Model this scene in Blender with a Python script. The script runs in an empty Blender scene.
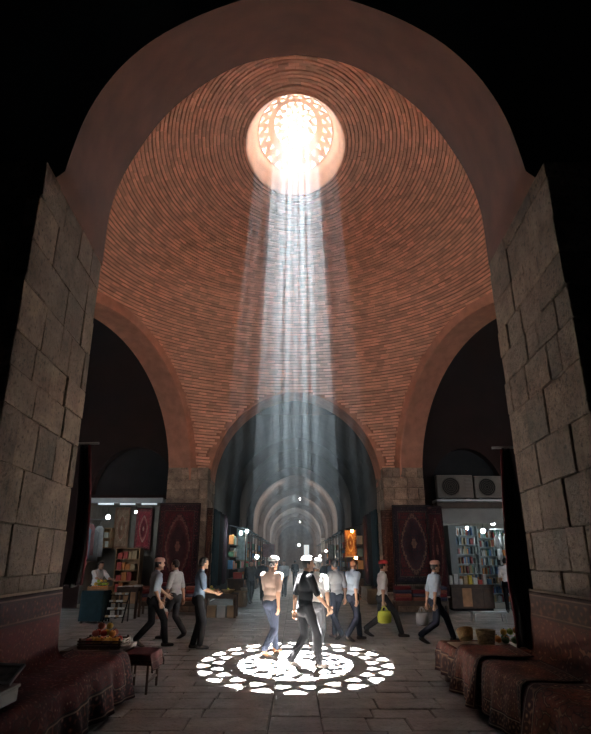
import bpy, bmesh, math, random
from math import sin, cos, pi, radians, sqrt, atan2, hypot
from mathutils import Vector, Matrix
R = random.Random(7)
scene = bpy.context.scene
COL = scene.collection

# ------------------------------------------------------------------ camera, sky, sun, exposure
W, H, F = 591.0, 734.0, 550.0
PITCH = radians(19.3)
CAM = Vector((0.0, 0.0, 1.7))
cam_d = bpy.data.cameras.new('camera')
cam_d.sensor_fit = 'VERTICAL'; cam_d.sensor_height = 30.0; cam_d.lens = 30.0 * F / H
cam_d.clip_start = 0.05; cam_d.clip_end = 300
cam = bpy.data.objects.new('camera', cam_d); COL.objects.link(cam)
cam.location = CAM; cam.rotation_euler = (pi/2 + PITCH, 0, 0)
scene.camera = cam

world = bpy.data.worlds.new('world'); scene.world = world; world.use_nodes = True
bg = world.node_tree.nodes['Background']
bg.inputs[0].default_value = (0.80, 0.87, 0.95, 1); bg.inputs[1].default_value = 3.0

vs = scene.view_settings
vs.view_transform = 'Standard'; vs.look = 'None'; vs.gamma = 1.0; vs.use_curve_mapping = False
vs.exposure = 0.95
cy = scene.cycles
cy.max_bounces = 8; cy.diffuse_bounces = 5; cy.glossy_bounces = 3; cy.transmission_bounces = 4
cy.volume_bounces = 2; cy.sample_clamp_indirect = 6.0; cy.use_denoising = True
cy.caustics_reflective = False; cy.caustics_refractive = False

DY, DZ = 13.2, 4.4                      # dome axis and springing height
RXY, RZ = 8.5, 9.05                     # dome radii
OCU = Vector((0, 13.3, 13.9))           # middle of the lantern lattice
SPOT = Vector((0, 10.75, 0))            # where its light falls on the floor
ld = bpy.data.lights.new('sun_through_lantern', 'SPOT')
ld.energy = 3.4e7; ld.color = (1.0, 0.97, 0.93); ld.shadow_soft_size = 0.10
ld.spot_size = radians(11); ld.spot_blend = 0.05
sun = bpy.data.objects.new('sun_through_lantern', ld); COL.objects.link(sun)
sdir = (OCU - SPOT).normalized()
sun.location = OCU + sdir * 27.5
sun.rotation_euler = sdir.to_track_quat('Z', 'Y').to_euler()
la = bpy.data.lights.new('sky_over_lantern', 'AREA')
la.shape = 'ELLIPSE'; la.size = 9.0; la.size_y = 10.0; la.energy = 8000; la.color = (0.93, 0.96, 1.0)
sky = bpy.data.objects.new('sky_over_lantern', la); COL.objects.link(sky)
sky.location = (0, 13.4, 15.6)

# ------------------------------------------------------------------ pixel helpers
def ray(u, v):
    a = (u - W/2) / F; b = (H/2 - v) / F
    return Vector((a, cos(PITCH) - b*sin(PITCH), sin(PITCH) + b*cos(PITCH)))
def at(u, v, y):                        # point of the vertical plane at depth y
    d = ray(u, v); return CAM + d * (y / d.y)
def fl(u, v, z=0.0):                    # point of a level surface
    d = ray(u, v); return CAM + d * ((z - CAM.z) / d.z)
def px_m(y, v=580):                     # metres per pixel at depth y
    d = ray(W/2, v); return (y / d.y) / F

# ------------------------------------------------------------------ materials
MATS = {}
def nn(nt, t, **kw):
    n = nt.nodes.new(t)
    for k, val in kw.items(): setattr(n, k, val)
    return n
def ramp(nt, fac, stops, interp='LINEAR'):
    r = nn(nt, 'ShaderNodeValToRGB'); cr = r.color_ramp; cr.interpolation = interp
    while len(cr.elements) < len(stops): cr.elements.new(0.5)
    for e, (p, c) in zip(cr.elements, stops):
        e.position = p; e.color = (*c, 1)
    nt.links.new(fac, r.inputs[0]); return r.outputs[0]
def mathn(nt, op, a, b=None, c=None):
    m = nn(nt, 'ShaderNodeMath', operation=op)
    for i, x in enumerate((a, b, c)):
        if x is None: continue
        if isinstance(x, (int, float)): m.inputs[i].default_value = x
        else: nt.links.new(x, m.inputs[i])
    return m.outputs[0]
def mix(nt, fac, a, b, blend='MIX'):
    m = nn(nt, 'ShaderNodeMix', data_type='RGBA', blend_type=blend)
    for i, x in ((0, fac), (6, a), (7, b)):
        if isinstance(x, (int, float)): m.inputs[i].default_value = x
        elif isinstance(x, tuple): m.inputs[i].default_value = (*x, 1)
        else: nt.links.new(x, m.inputs[i])
    return m.outputs[2]
def new_mat(name):
    m = bpy.data.materials.new(name); m.use_nodes = True
    nt = m.node_tree; return m, nt, nt.nodes['Principled BSDF']
def plain(name, col, rough=0.7, var=0.15, scale=9.0, metal=0.0, bump=0.0, island=0.0, spec=0.3):
    """one colour with noise in it, a little fine relief, and a shade of its own for each piece"""
    if name in MATS: return MATS[name]
    m, nt, b = new_mat(name)
    tc = nn(nt, 'ShaderNodeTexCoord'); no = nn(nt, 'ShaderNodeTexNoise')
    no.inputs['Scale'].default_value = scale; no.inputs['Detail'].default_value = 5
    nt.links.new(tc.outputs['Object'], no.inputs['Vector'])
    lo = tuple(c*(1-var) for c in col); hi = tuple(min(1, c*(1+var)) for c in col)
    c = ramp(nt, no.outputs[0], [(0.3, lo), (0.7, hi)])
    if island:
        g = nn(nt, 'ShaderNodeNewGeometry')
        oi = nn(nt, 'ShaderNodeObjectInfo')
        s = mathn(nt, 'FRACT', mathn(nt, 'ADD', g.outputs['Random Per Island'], oi.outputs['Random']))
        sh = ramp(nt, s, [(0, (1-island,)*3), (1, (1+island,)*3)])
        c = mix(nt, 1.0, c, sh, 'MULTIPLY')
    nt.links.new(c, b.inputs['Base Color'])
    b.inputs['Roughness'].default_value = rough; b.inputs['Metallic'].default_value = metal
    b.inputs['Specular IOR Level'].default_value = spec
    if bump:
        bp = nn(nt, 'ShaderNodeBump'); bp.inputs['Strength'].default_value = bump
        bp.inputs['Distance'].default_value = 0.03
        nt.links.new(no.outputs[0], bp.inputs['Height']); nt.links.new(bp.outputs[0], b.inputs['Normal'])
    MATS[name] = m; return m
def emis(name, col, strength):
    if name in MATS: return MATS[name]
    m, nt, b = new_mat(name)
    b.inputs['Base Color'].default_value = (*col, 1)
    b.inputs['Emission Color'].default_value = (*col, 1); b.inputs['Emission Strength'].default_value = strength
    MATS[name] = m; return m
def stone(name, dark, light, pits=0.5, island=0.22, rough=0.85, scale=3.0):
    """weathered ashlar: blotches, pits, a tone for each block"""
    m, nt, b = new_mat(name)
    tc = nn(nt, 'ShaderNodeTexCoord'); oi = nn(nt, 'ShaderNodeObjectInfo'); g = nn(nt, 'ShaderNodeNewGeometry')
    n1 = nn(nt, 'ShaderNodeTexNoise'); n1.inputs['Scale'].default_value = scale; n1.inputs['Detail'].default_value = 8
    n1.inputs['Roughness'].default_value = 0.65
    n2 = nn(nt, 'ShaderNodeTexNoise'); n2.inputs['Scale'].default_value = 22; n2.inputs['Detail'].default_value = 4
    nt.links.new(g.outputs['Position'], n1.inputs['Vector']); nt.links.new(g.outputs['Position'], n2.inputs['Vector'])
    c = ramp(nt, n1.outputs[0], [(0.3, dark), (0.68, light)])
    pit = ramp(nt, n2.outputs[0], [(0.30, (1-pits,)*3), (0.46, (1, 1, 1))])
    c = mix(nt, 1.0, c, pit, 'MULTIPLY')
    s = mathn(nt, 'FRACT', mathn(nt, 'ADD', g.outputs['Random Per Island'], oi.outputs['Random']))
    c = mix(nt, 1.0, c, ramp(nt, s, [(0, (1-island, 1-island, 1-island)), (1, (1+island, 1+island*.9, 1+island*.8))]), 'MULTIPLY')
    nt.links.new(c, b.inputs['Base Color']); b.inputs['Roughness'].default_value = rough
    b.inputs['Specular IOR Level'].default_value = 0.25
    h = mathn(nt, 'ADD', n1.outputs[0], mathn(nt, 'MULTIPLY', n2.outputs[0], 0.35))
    bp = nn(nt, 'ShaderNodeBump'); bp.inputs['Strength'].default_value = 0.9; bp.inputs['Distance'].default_value = 0.05
    nt.links.new(h, bp.inputs['Height']); nt.links.new(bp.outputs[0], b.inputs['Normal'])
    MATS[name] = m; return m
def rug_mat(name, field, border, accent, light, aspect=1.6, medallion=0.30, motif=26, dim=1.0):
    """woven carpet on UV: banded border, scattered small flowers, a soft-edged medallion"""
    field, border, accent, light = [tuple(x*dim for x in c) for c in (field, border, accent, light)]
    m, nt, b = new_mat(name)
    tc = nn(nt, 'ShaderNodeTexCoord'); sp = nn(nt, 'ShaderNodeSeparateXYZ'); nt.links.new(tc.outputs['UV'], sp.inputs[0])
    u, v = sp.outputs[0], sp.outputs[1]
    au = mathn(nt, 'ABSOLUTE', mathn(nt, 'SUBTRACT', u, 0.5)); av = mathn(nt, 'ABSOLUTE', mathn(nt, 'SUBTRACT', v, 0.5))
    eu = mathn(nt, 'SUBTRACT', 0.5, au); ev = mathn(nt, 'MULTIPLY', mathn(nt, 'SUBTRACT', 0.5, av), aspect)
    e = mathn(nt, 'MINIMUM', eu, ev)
    cb = nn(nt, 'ShaderNodeCombineXYZ'); nt.links.new(au, cb.inputs[0]); nt.links.new(mathn(nt, 'MULTIPLY', av, aspect), cb.inputs[1])
    wp = nn(nt, 'ShaderNodeTexNoise'); wp.inputs['Scale'].default_value = motif*.5; wp.inputs['Detail'].default_value = 2
    nt.links.new(cb.outputs[0], wp.inputs['Vector'])
    wv = nn(nt, 'ShaderNodeVectorMath', operation='MULTIPLY_ADD'); nt.links.new(wp.outputs['Color'], wv.inputs[0])
    wv.inputs[1].default_value = (.9/motif,)*3; nt.links.new(cb.outputs[0], wv.inputs[2])
    vo = nn(nt, 'ShaderNodeTexVoronoi', feature='SMOOTH_F1'); vo.inputs['Scale'].default_value = motif
    vo.inputs['Randomness'].default_value = 0.7; vo.inputs['Smoothness'].default_value = .15; nt.links.new(wv.outputs[0], vo.inputs['Vector'])
    mo = ramp(nt, vo.outputs['Distance'], [(0, light), (0.13, accent), (0.24, field), (0.50, field), (0.62, border), (.72, accent)])
    w = nn(nt, 'ShaderNodeTexVoronoi'); w.inputs['Scale'].default_value = motif*0.7
    w.inputs['Randomness'].default_value = 0.35; nt.links.new(wv.outputs[0], w.inputs['Vector'])
    bo = ramp(nt, w.outputs['Distance'], [(0, light), (0.16, accent), (0.26, border), (0.5, border), (0.66, accent)])
    lz = mathn(nt, 'POWER', mathn(nt, 'ADD', mathn(nt, 'POWER', mathn(nt, 'MULTIPLY', au, 1.0/medallion), 1.5), mathn(nt, 'POWER', mathn(nt, 'MULTIPLY', av, .80/medallion), 1.5)), .667)
    lz = mathn(nt, 'ADD', lz, mathn(nt, 'MULTIPLY', vo.outputs['Distance'], .18))
    med = ramp(nt, lz, [(0, accent), (0.2, light), (0.26, border), (0.62, border), (0.82, accent), (0.90, light), (.95, border)])
    inside = mathn(nt, 'LESS_THAN', lz, 1.0)
    c = mix(nt, mathn(nt, 'MULTIPLY', inside, 0.72 if medallion > .05 else 0.0), mo, med)
    isb = mathn(nt, 'LESS_THAN', e, 0.15)
    c = mix(nt, isb, c, bo)
    lin = tuple(.5*x+.5*y for x, y in zip(light, border))
    lines = ramp(nt, e, [(0, border), (0.018, lin), (0.026, border), (0.04, (0, 0, 0)), (0.135, lin), (0.144, border), (0.156, (0, 0, 0))], 'CONSTANT')
    isl = ramp(nt, e, [(0, (1,)*3), (0.04, (0,)*3), (0.135, (1,)*3), (0.156, (0,)*3)], 'CONSTANT')
    c = mix(nt, isl, c, lines)
    no = nn(nt, 'ShaderNodeTexNoise'); no.inputs['Scale'].default_value = 6; no.inputs['Detail'].default_value = 6
    nt.links.new(tc.outputs['UV'], no.inputs['Vector'])
    c = mix(nt, 1.0, c, ramp(nt, no.outputs[0], [(0.3, (0.55,)*3), (0.7, (1.15,)*3)]), 'MULTIPLY')
    nt.links.new(c, b.inputs['Base Color']); b.inputs['Roughness'].default_value = 0.95
    b.inputs['Specular IOR Level'].default_value = 0.1
    MATS[name] = m; return m

# ------------------------------------------------------------------ mesh collector
class MB:
    def __init__(s): s.v = []; s.f = []; s.uv = None
    def add(s, vs, fs):
        o = len(s.v); s.v += [tuple(p) for p in vs]; s.f += [tuple(i + o for i in f) for f in fs]; return s
    def box(s, x0, x1, y0, y1, z0, z1, jit=0.0, rng=None):
        j = (lambda: rng.uniform(-jit, jit)) if jit else (lambda: 0.0)
        p = [(x + j(), y + j(), z + j()) for z in (z0, z1) for y in (y0, y1) for x in (x0, x1)]
        return s.add(p, [(0, 2, 3, 1), (4, 5, 7, 6), (0, 1, 5, 4), (2, 6, 7, 3), (0, 4, 6, 2), (1, 3, 7, 5)])
    def cham(s, x0, x1, y0, y1, z0, z1, c=0.015):
        """a box with chamfered edges"""
        xs = (x0, x1); ys = (y0, y1); zs = (z0, z1); P = []; idx = {}
        cs = (1, -1)
        for i in range(2):
            for j in range(2):
                for k in range(2):
                    for ax in range(3):
                        q = [xs[i] + c*cs[i], ys[j] + c*cs[j], zs[k] + c*cs[k]]
                        q[ax] = (xs[i], ys[j], zs[k])[ax]
                        idx[i, j, k, ax] = len(P); P.append(q)
        f = []
        for k in range(2): f.append([idx[0, 0, k, 2], idx[1, 0, k, 2], idx[1, 1, k, 2], idx[0, 1, k, 2]])
        for j in range(2): f.append([idx[0, j, 0, 1], idx[1, j, 0, 1], idx[1, j, 1, 1], idx[0, j, 1, 1]])
        for i in range(2): f.append([idx[i, 0, 0, 0], idx[i, 1, 0, 0], idx[i, 1, 1, 0], idx[i, 0, 1, 0]])
        for a in range(2):
            for b in range(2):
                f.append([idx[0, a, b, 1], idx[1, a, b, 1], idx[1, a, b, 2], idx[0, a, b, 2]])
                f.append([idx[a, 0, b, 0], idx[a, 1, b, 0], idx[a, 1, b, 2], idx[a, 0, b, 2]])
                f.append([idx[a, b, 0, 0], idx[a, b, 1, 0], idx[a, b, 1, 1], idx[a, b, 0, 1]])
        for i in range(2):
            for j in range(2):
                for k in range(2): f.append([idx[i, j, k, 0], idx[i, j, k, 1], idx[i, j, k, 2]])
        return s.add(P, f)
    def tube(s, pts, rad, n=8, cap=True):
        pts = [Vector(p) for p in pts]; rr = rad if isinstance(rad, (list, tuple)) else [rad]*len(pts)
        vs = []; prev = None
        for i, p in enumerate(pts):
            d = (pts[min(i+1, len(pts)-1)] - pts[max(i-1, 0)]).normalized()
            up = prev if prev is not None else (Vector((0, 0, 1)) if abs(d.z) < 0.9 else Vector((1, 0, 0)))
            a = (up - d*up.dot(d)).normalized(); b = d.cross(a); prev = a
            vs += [p + (a*cos(2*pi*k/n) + b*sin(2*pi*k/n))*rr[i] for k in range(n)]
        fs = [(i*n+k, i*n+(k+1) % n, (i+1)*n+(k+1) % n, (i+1)*n+k) for i in range(len(pts)-1) for k in range(n)]
        if cap: fs += [tuple(range(n))[::-1], tuple((len(pts)-1)*n+k for k in range(n))]
        return s.add(vs, fs)
    def lathe(s, prof, n=20, c=(0, 0, 0), sx=1, sy=1):
        vs = [(c[0]+sx*r*cos(2*pi*k/n), c[1]+sy*r*sin(2*pi*k/n), c[2]+z) for r, z in prof for k in range(n)]
        fs = [(i*n+k, i*n+(k+1) % n, (i+1)*n+(k+1) % n, (i+1)*n+k) for i in range(len(prof)-1) for k in range(n)]
        if prof[0][0] > 1e-6: fs.append(tuple(range(n))[::-1])
        if prof[-1][0] > 1e-6: fs.append(tuple((len(prof)-1)*n+k for k in range(n)))
        return s.add(vs, fs)
    def ball(s, c, r, n=12, m=8):
        rx, ry, rz = r if isinstance(r, (tuple, list)) else (r, r, r)
        vs = [(c[0], c[1], c[2]+rz)]
        for i in range(1, m):
            t = pi*i/m
            vs += [(c[0]+rx*sin(t)*cos(2*pi*k/n), c[1]+ry*sin(t)*sin(2*pi*k/n), c[2]+rz*cos(t)) for k in range(n)]
        vs.append((c[0], c[1], c[2]-rz)); L = len(vs)-1
        fs = [(0, 1+k, 1+(k+1) % n) for k in range(n)]
        fs += [(1+i*n+k, 1+(i+1)*n+k, 1+(i+1)*n+(k+1) % n, 1+i*n+(k+1) % n) for i in range(m-2) for k in range(n)]
        fs += [(L, 1+(m-2)*n+(k+1) % n, 1+(m-2)*n+k) for k in range(n)]
        return s.add(vs, fs)
    def cap(s, a, ra, b, rb, n=10):
        """tapered limb with round ends"""
        a = Vector(a); b = Vector(b); d = (b-a).normalized()
        P = [a - d*ra, a - d*ra*.75, a - d*ra*.4, a, b, b + d*rb*.4, b + d*rb*.75, b + d*rb]
        rr = [ra*.1, ra*.66, ra*.917, ra, rb, rb*.917, rb*.66, rb*.1]
        return s.tube(P, rr, n)
    def grid(s, fn, nu, nv, uv=True):
        o = len(s.v); s.v += [tuple(fn(i/nu, j/nv)) for j in range(nv+1) for i in range(nu+1)]
        s.f += [(o+j*(nu+1)+i, o+j*(nu+1)+i+1, o+(j+1)*(nu+1)+i+1, o+(j+1)*(nu+1)+i) for j in range(nv) for i in range(nu)]
        if uv and o == 0: s.uv = [(i/nu, j/nv) for j in range(nv+1) for i in range(nu+1)]
        return s
    def build(s, name, mat, parent=None, smooth=False, thick=0.0, loc=None, rz=0.0, fix=True):
        me = bpy.data.meshes.new(name); me.from_pydata(s.v, [], s.f)
        if fix and not s.uv:
            bm = bmesh.new(); bm.from_mesh(me); bmesh.ops.recalc_face_normals(bm, faces=bm.faces); bm.to_mesh(me); bm.free()
        if s.uv:
            ul = me.uv_layers.new(name='UVMap')
            for lp in me.loops: ul.data[lp.index].uv = s.uv[lp.vertex_index]
        if mat: me.materials.append(mat)
        if smooth: me.polygons.foreach_set('use_smooth', [True]*len(me.polygons))
        o = bpy.data.objects.new(name, me); COL.objects.link(o)
        if thick:
            md = o.modifiers.new('thickness', 'SOLIDIFY'); md.thickness = thick; md.offset = 0
        if parent: o.parent = parent
        if loc is not None: o.location = loc
        o.rotation_euler.z = rz
        return o
def tag(o, label, cat, group=None, kind=None):
    o['label'] = label; o['category'] = cat
    if group: o['group'] = group
    if kind: o['kind'] = kind
    return o
def struct(o, label=None):
    o['kind'] = 'structure'
    if label: o['label'] = label
    return o
def thing(name, label, cat, loc=(0, 0, 0), rz=0.0, group=None):
    o = bpy.data.objects.new(name, None); COL.objects.link(o); o.empty_display_size = 0.1
    o.location = loc; o.rotation_euler.z = rz
    return tag(o, label, cat, group)
def copy_tree(o, parent=None):
    c = o.copy(); COL.objects.link(c); c.parent = parent
    for ch in [x for x in COL.objects if x.parent == o]: copy_tree(ch, c)
    return c

# shared materials
M_dome = plain('dome_brick', (0.84, 0.45, 0.30), 0.9, 0.12, 2.5, island=0.2, bump=0.4)
M_mortar = plain('dome_mortar', (0.34, 0.16, 0.105), 0.95, 0.2, 14)
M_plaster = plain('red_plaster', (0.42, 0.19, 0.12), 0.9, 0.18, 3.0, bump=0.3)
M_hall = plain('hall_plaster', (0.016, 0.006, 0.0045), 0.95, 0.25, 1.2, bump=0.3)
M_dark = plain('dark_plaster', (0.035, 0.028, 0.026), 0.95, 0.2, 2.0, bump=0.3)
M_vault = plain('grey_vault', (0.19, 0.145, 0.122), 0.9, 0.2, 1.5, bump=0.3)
M_stone = stone('tuff_block', (0.056, 0.037, 0.026), (0.195, 0.140, 0.100), .72, .34)
M_stone2 = stone('lit_tuff_block', (0.105, 0.072, 0.052), (0.33, 0.245, 0.18), .6, .30)  # pier stone lightened, the light on the far piers put into its colour
M_vault2 = plain('shaded_vault', (0.055, 0.043, 0.037), 0.9, 0.2, 1.5, bump=0.3)  # vault colour darkened to stand for shade in the first passage bays
M_joint = plain('stone_joint', (0.12, 0.09, 0.068), 0.95, 0.2, 12)
M_floor = stone('floor_slab', (0.150, 0.146, 0.138), (0.30, 0.292, 0.276), 0.35, 0.16, 0.55, 2.2)
M_bed = plain('floor_bed', (0.085, 0.082, 0.078), 0.9, 0.2, 8)
M_soffit = plain('shaded_plaster', (0.060, 0.024, 0.016), 0.95, 0.25, 2.0, bump=0.3)  # shade on the downward face of the front arch is in this colour

# ================================================================== THE SETTING
def smooth_curve(P, n):
    P = [Vector(p) for p in P]
    for _ in range(3):
        Q = [P[0]]
        for a, b in zip(P, P[1:]): Q += [a*.75+b*.25, a*.25+b*.75]
        P = Q + [P[-1]]
    L = [0.0]
    for a, b in zip(P, P[1:]): L.append(L[-1] + (b-a).length)
    out = []
    for i in range(n+1):
        t = L[-1]*i/n; j = 0
        while j < len(L)-2 and L[j+1] < t: j += 1
        k = (t-L[j])/max(1e-9, L[j+1]-L[j]); out.append(P[j].lerp(P[j+1], min(1, k)))
    return out
YN, YF = 5.31, 7.30
near_px = [(63, 179), (68.5, 160), (85, 115), (111, 76), (145, 44), (189, 19), (236, 1), (265, -5), (295.5, -7)]
far_px = [(103, 265), (105.5, 241), (108.5, 218), (115, 194), (129, 164), (161.5, 118), (195, 90), (229, 69), (260, 59), (295.5, 55)]
NA = 40
def half(px, y):
    c = [at(u, v, y) for u, v in px]; c = [Vector((-p.x, p.z)) for p in c]
    c[-1].x = 0
    wide = max(p.x for p in c); k = [p.x for p in c].index(wide)
    for p in c[:k]: p.x = wide
    return smooth_curve(c, NA)
hn, hf = half(near_px, YN), half(far_px, YF)
ZI = hf[0].y + .02
hn[0].y = ZI - .02; hn[0].x = 2.80                                               # impost level of the front arch
curve_n = [(-p.x, p.y) for p in hn] + [(p.x, p.y) for p in reversed(hn[:-1])]
curve_f = [(-p.x, p.y) for p in hf] + [(p.x, p.y) for p in reversed(hf[:-1])]
# front arch: soffit and the two faces of its wall
mb = MB(); n = len(curve_n)
K = 6
mb.v = [(a[0]*(1-k/K)+b[0]*k/K, YN+(YF-YN)*k/K, a[1]*(1-k/K)+b[1]*k/K) for k in range(K+1) for a, b in zip(curve_n, curve_f)]
mb.f = [(k*n+i, k*n+i+1, (k+1)*n+i+1, (k+1)*n+i) for k in range(K) for i in range(n-1)]
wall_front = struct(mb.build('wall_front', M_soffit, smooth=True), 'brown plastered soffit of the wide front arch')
for y, cv, mt in ((YN, curve_n, M_dark), (YF, curve_f, M_plaster)):
    m = MB(); n = len(cv)
    m.v = [(x, y, z) for x, z in cv] + [(x, y, 14.5) for x, z in cv]
    m.f = [(i, i+1, n+i+1, n+i) for i in range(n-1)]
    x0 = cv[0][0]; z0 = cv[0][1]
    for s in (-1, 1):
        m.add([(s*abs(x0), y, z0-.02), (s*16, y, z0-.02), (s*16, y, 14.5), (s*abs(x0), y, 14.5)], [(0, 1, 2, 3)])
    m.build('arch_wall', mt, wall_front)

# the two big piers that carry the front arch: a core with stone blocks on two faces
def block_row(a, b, lo, hi, rng):
    xs = [a]
    while xs[-1] < b - hi*.75: xs.append(xs[-1] + rng.uniform(lo, hi))
    if b - xs[-1] < lo*.6 and len(xs) > 1: xs[-1] = b
    else: xs.append(b)
    return xs
def pier(side, name):
    rng = random.Random(11 if side < 0 else 23)
    s = side
    A = Vector((s*2.78, 5.04)); B = Vector((s*(hf[0].x+.01), 7.30)); out = 9.0
    # block heights
    zs = [0.0]
    while zs[-1] < ZI - .2: zs.append(zs[-1] + rng.choice((.30, .38, .44, .50, .54)))
    zs[-1] = ZI
    core = MB()
    c = .035
    p = [(A.x+s*c, A.y+c), (s*out, A.y+c), (s*out, B.y-c*.3), (B.x+s*c, B.y-c*.3)]
    core.add([(x, y, 0) for x, y in p] + [(x, y, ZI-.005) for x, y in p], [(0, 1, 5, 4), (1, 2, 6, 5), (2, 3, 7, 6), (3, 0, 4, 7), (4, 5, 6, 7), (0, 3, 2, 1)])
    w = struct(core.build(name, M_joint), 'tall pier of weathered grey brown stone blocks')
    d = (B-A); L = d.length; d.normalize(); nrm = Vector((-s*1.0, s*d.x*0 + 0)); nrm = Vector((-s*d.y, s*d.x))
    for a, b in zip(zs, zs[1:]):
        g = .003
        xs = block_row(0, L, .30, .80, rng)
        for q, (x0, x1) in enumerate(zip(xs, xs[1:])):
            pr = rng.uniform(-.014, .014)
            m = MB().cham(x0+g, x1-g, 0, .14+pr, a+g, b-g, rng.uniform(.006, .012))
            for i, (x, y, z) in enumerate(m.v):
                P = A + d*x + nrm*(y-.14) ; m.v[i] = (P.x+rng.uniform(-.004, .004), P.y+rng.uniform(-.004, .004), z+rng.uniform(-.004, .004))
            m.build('stone_block', M_stone, w)
        if True:                                              # face towards the camera's own aisle
            xs = block_row(0, 3.2, .45, .95, rng)
            for x0, x1 in zip(xs, xs[1:]):
                pr = rng.uniform(-.012, .012)
                xa, xb = A.x + s*(x0+g), A.x + s*(x1-g)
                if x0 == 0: xa = A.x + s*.13
                MB().cham(min(xa, xb), max(xa, xb), A.y-pr, A.y+.1, a+g, b-g, .014).build('stone_block', M_stone, w)
    return w
wall_left = pier(-1, 'wall_left'); wall_right = pier(1, 'wall_right')

# the aisle the camera stands in: plain dark walls and roof
m = MB()
for s in (-1, 1): m.add([(s*7, -9, 0), (s*7, 5.35, 0), (s*7, 5.35, 14.5), (s*7, -9, 14.5)], [(0, 1, 2, 3)])
m.add([(-7, -9, 0), (7, -9, 0), (7, -9, 14.5), (-7, -9, 14.5)], [(0, 1, 2, 3)])
m.add([(-16, -9, 14.5), (16, -9, 14.5), (16, 7.3, 14.5), (-16, 7.3, 14.5)], [(0, 1, 2, 3)])
struct(m.build('wall_rear', M_dark), 'dark plastered walls and roof of the near aisle')

# ---------------------------------------------------------------- dome
YB = 21.0
T0 = Vector((-3.80, 20.70)); CR = Vector((-6.25, 15.95))
dd = (T0-CR).normalized(); DN = Vector((-dd.y, dd.x))
if DN.x > 0: DN = -DN
DIST_D = DN.dot(T0 - Vector((0, DY))); DIST_B = YB - DY
planes = [(Vector((0, 1)), DIST_B), (DN, DIST_D), (Vector((-DN.x, DN.y)), DIST_D), (Vector((0, -1)), DY-YF)]
def inside(x, y, mar=0.0, mback=None): return all(nv.x*x + nv.y*(y-DY) < dist + (mback if (i == 0 and mback is not None) else mar) for i, (nv, dist) in enumerate(planes))
def ysc(t):
    k = min(1, max(0, t/1.0)); return 1 + .48*(1 - k*k*(3-2*k))
def S(t, ph, d=0.0):
    r = (RXY-d)*sin(t); return (r*cos(ph), DY + .2*max(0, 1-t/.8) + r*ysc(t)*sin(ph), DZ + (RZ-d)*cos(t))
T_OPEN = .170
mb = MB(); NT, NP = 200, 420
ts = [T_OPEN + (pi/2-T_OPEN)*i/NT for i in range(NT+1)]
vid = {}
for i in range(NT):
    for k in range(NP):
        q = [(i, k), (i, (k+1) % NP), (i+1, (k+1) % NP), (i+1, k)]
        P = [S(ts[a], 2*pi*b/NP, -.01) for a, b in q]
        if not any(inside(p[0], p[1], .0) for p in P): continue
        for c, p in zip(q, P):
            if c not in vid: vid[c] = len(mb.v); mb.v.append(p)
        mb.f.append(tuple(vid[c] for c in q))
dome = struct(mb.build('ceiling', M_mortar, smooth=True, fix=False), 'great brick dome ringed with courses around a round skylight')
mb = MB(); rng = random.Random(3)
t = T_OPEN + .004; dt = .112/8.7
while t < pi/2 - dt:
    r = RXY*sin(t); nb = max(24, int(2*pi*r*(1+.5*(ysc(t)-1))/.30)); off = rng.random()*2*pi; ring = rng.uniform(-.006, .010)
    hgt = rng.uniform(.66, .78); wob = [rng.uniform(-.18, .18) for _ in range(3)]
    for k in range(nb):
        p0 = off + 2*pi*k/nb; p1 = off + 2*pi*(k+.985)/nb; pm = (p0+p1)/2
        c = S(t, pm)
        if not inside(c[0], c[1], .03, -.03): continue
        tt = t + dt*.25*(wob[0]*sin(2*pm+1) + wob[1]*sin(5*pm) + wob[2]*sin(9*pm+2)) + rng.uniform(-.05, .05)*dt
        e = .048 + ring + rng.uniform(-.007, .007); t1 = tt + dt*hgt
        vs_ = [S(tt, p0, 0), S(tt, p1, 0), S(t1, p1, 0), S(t1, p0, 0), S(tt, p0, e), S(tt, p1, e), S(t1, p1, e+rng.uniform(-.006, .006)), S(t1, p0, e)]
        mb.add(vs_, [(4, 5, 6, 7), (0, 4, 5, 1), (1, 5, 6, 2), (2, 6, 7, 3), (3, 7, 4, 0)])
    t += dt
bricks = mb.build('brick_courses', M_dome, dome, fix=False); bricks['kind'] = 'stuff'
# wall of the round chamber below the dome on the sides that no arch opens
mb = MB(); N = 160
for k in range(N):
    p0, p1 = 2*pi*k/N, 2*pi*(k+1)/N
    a = (RXY*cos(p0), DY+RXY*sin(p0)); b = (RXY*cos(p1), DY+RXY*sin(p1))
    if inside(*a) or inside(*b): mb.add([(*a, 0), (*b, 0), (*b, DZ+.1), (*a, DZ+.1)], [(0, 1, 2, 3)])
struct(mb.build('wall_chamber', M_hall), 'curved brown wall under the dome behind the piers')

# ---------------------------------------------------------------- archivolts
def archivolt(name, foot, tdir, nout, dist, band, th, label, pointed=0.0, wall_top=None, zspring=4.9):
    """band in the arch plane + soffit; foot = middle of the arch on plan"""
    hh = sqrt(RXY**2 - dist**2); vv = RZ*sqrt(1-(dist/RXY)**2); N = 64
    t3 = Vector((tdir.x, tdir.y, 0)); n3 = Vector((nout.x, nout.y, 0)); F0 = Vector((foot.x, foot.y, 0))
    def ring(off, dep):
        P = []
        for i in range(N+1):
            a = pi*i/N; s_, z_ = (hh+off)*cos(a), DZ + (vv+off)*sin(a)
            z_ += pointed*(1-abs(cos(a)))**2
            P.append(F0 + t3*s_ + n3*dep + Vector((0, 0, z_)))
        return P
    m = MB(); rows = [ring(.25, -.03), ring(-band, -.03), ring(-band-.02, .02), ring(-band-.02, th), ring(.9, th)]
    n = N+1
    for rw in rows: m.v += [tuple(p) for p in rw]
    m.f = [(k*n+i, k*n+i+1, (k+1)*n+i+1, (k+1)*n+i) for k in range(len(rows)-1) for i in range(N)]
    return struct(m.build(name, M_plaster), label)
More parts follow.
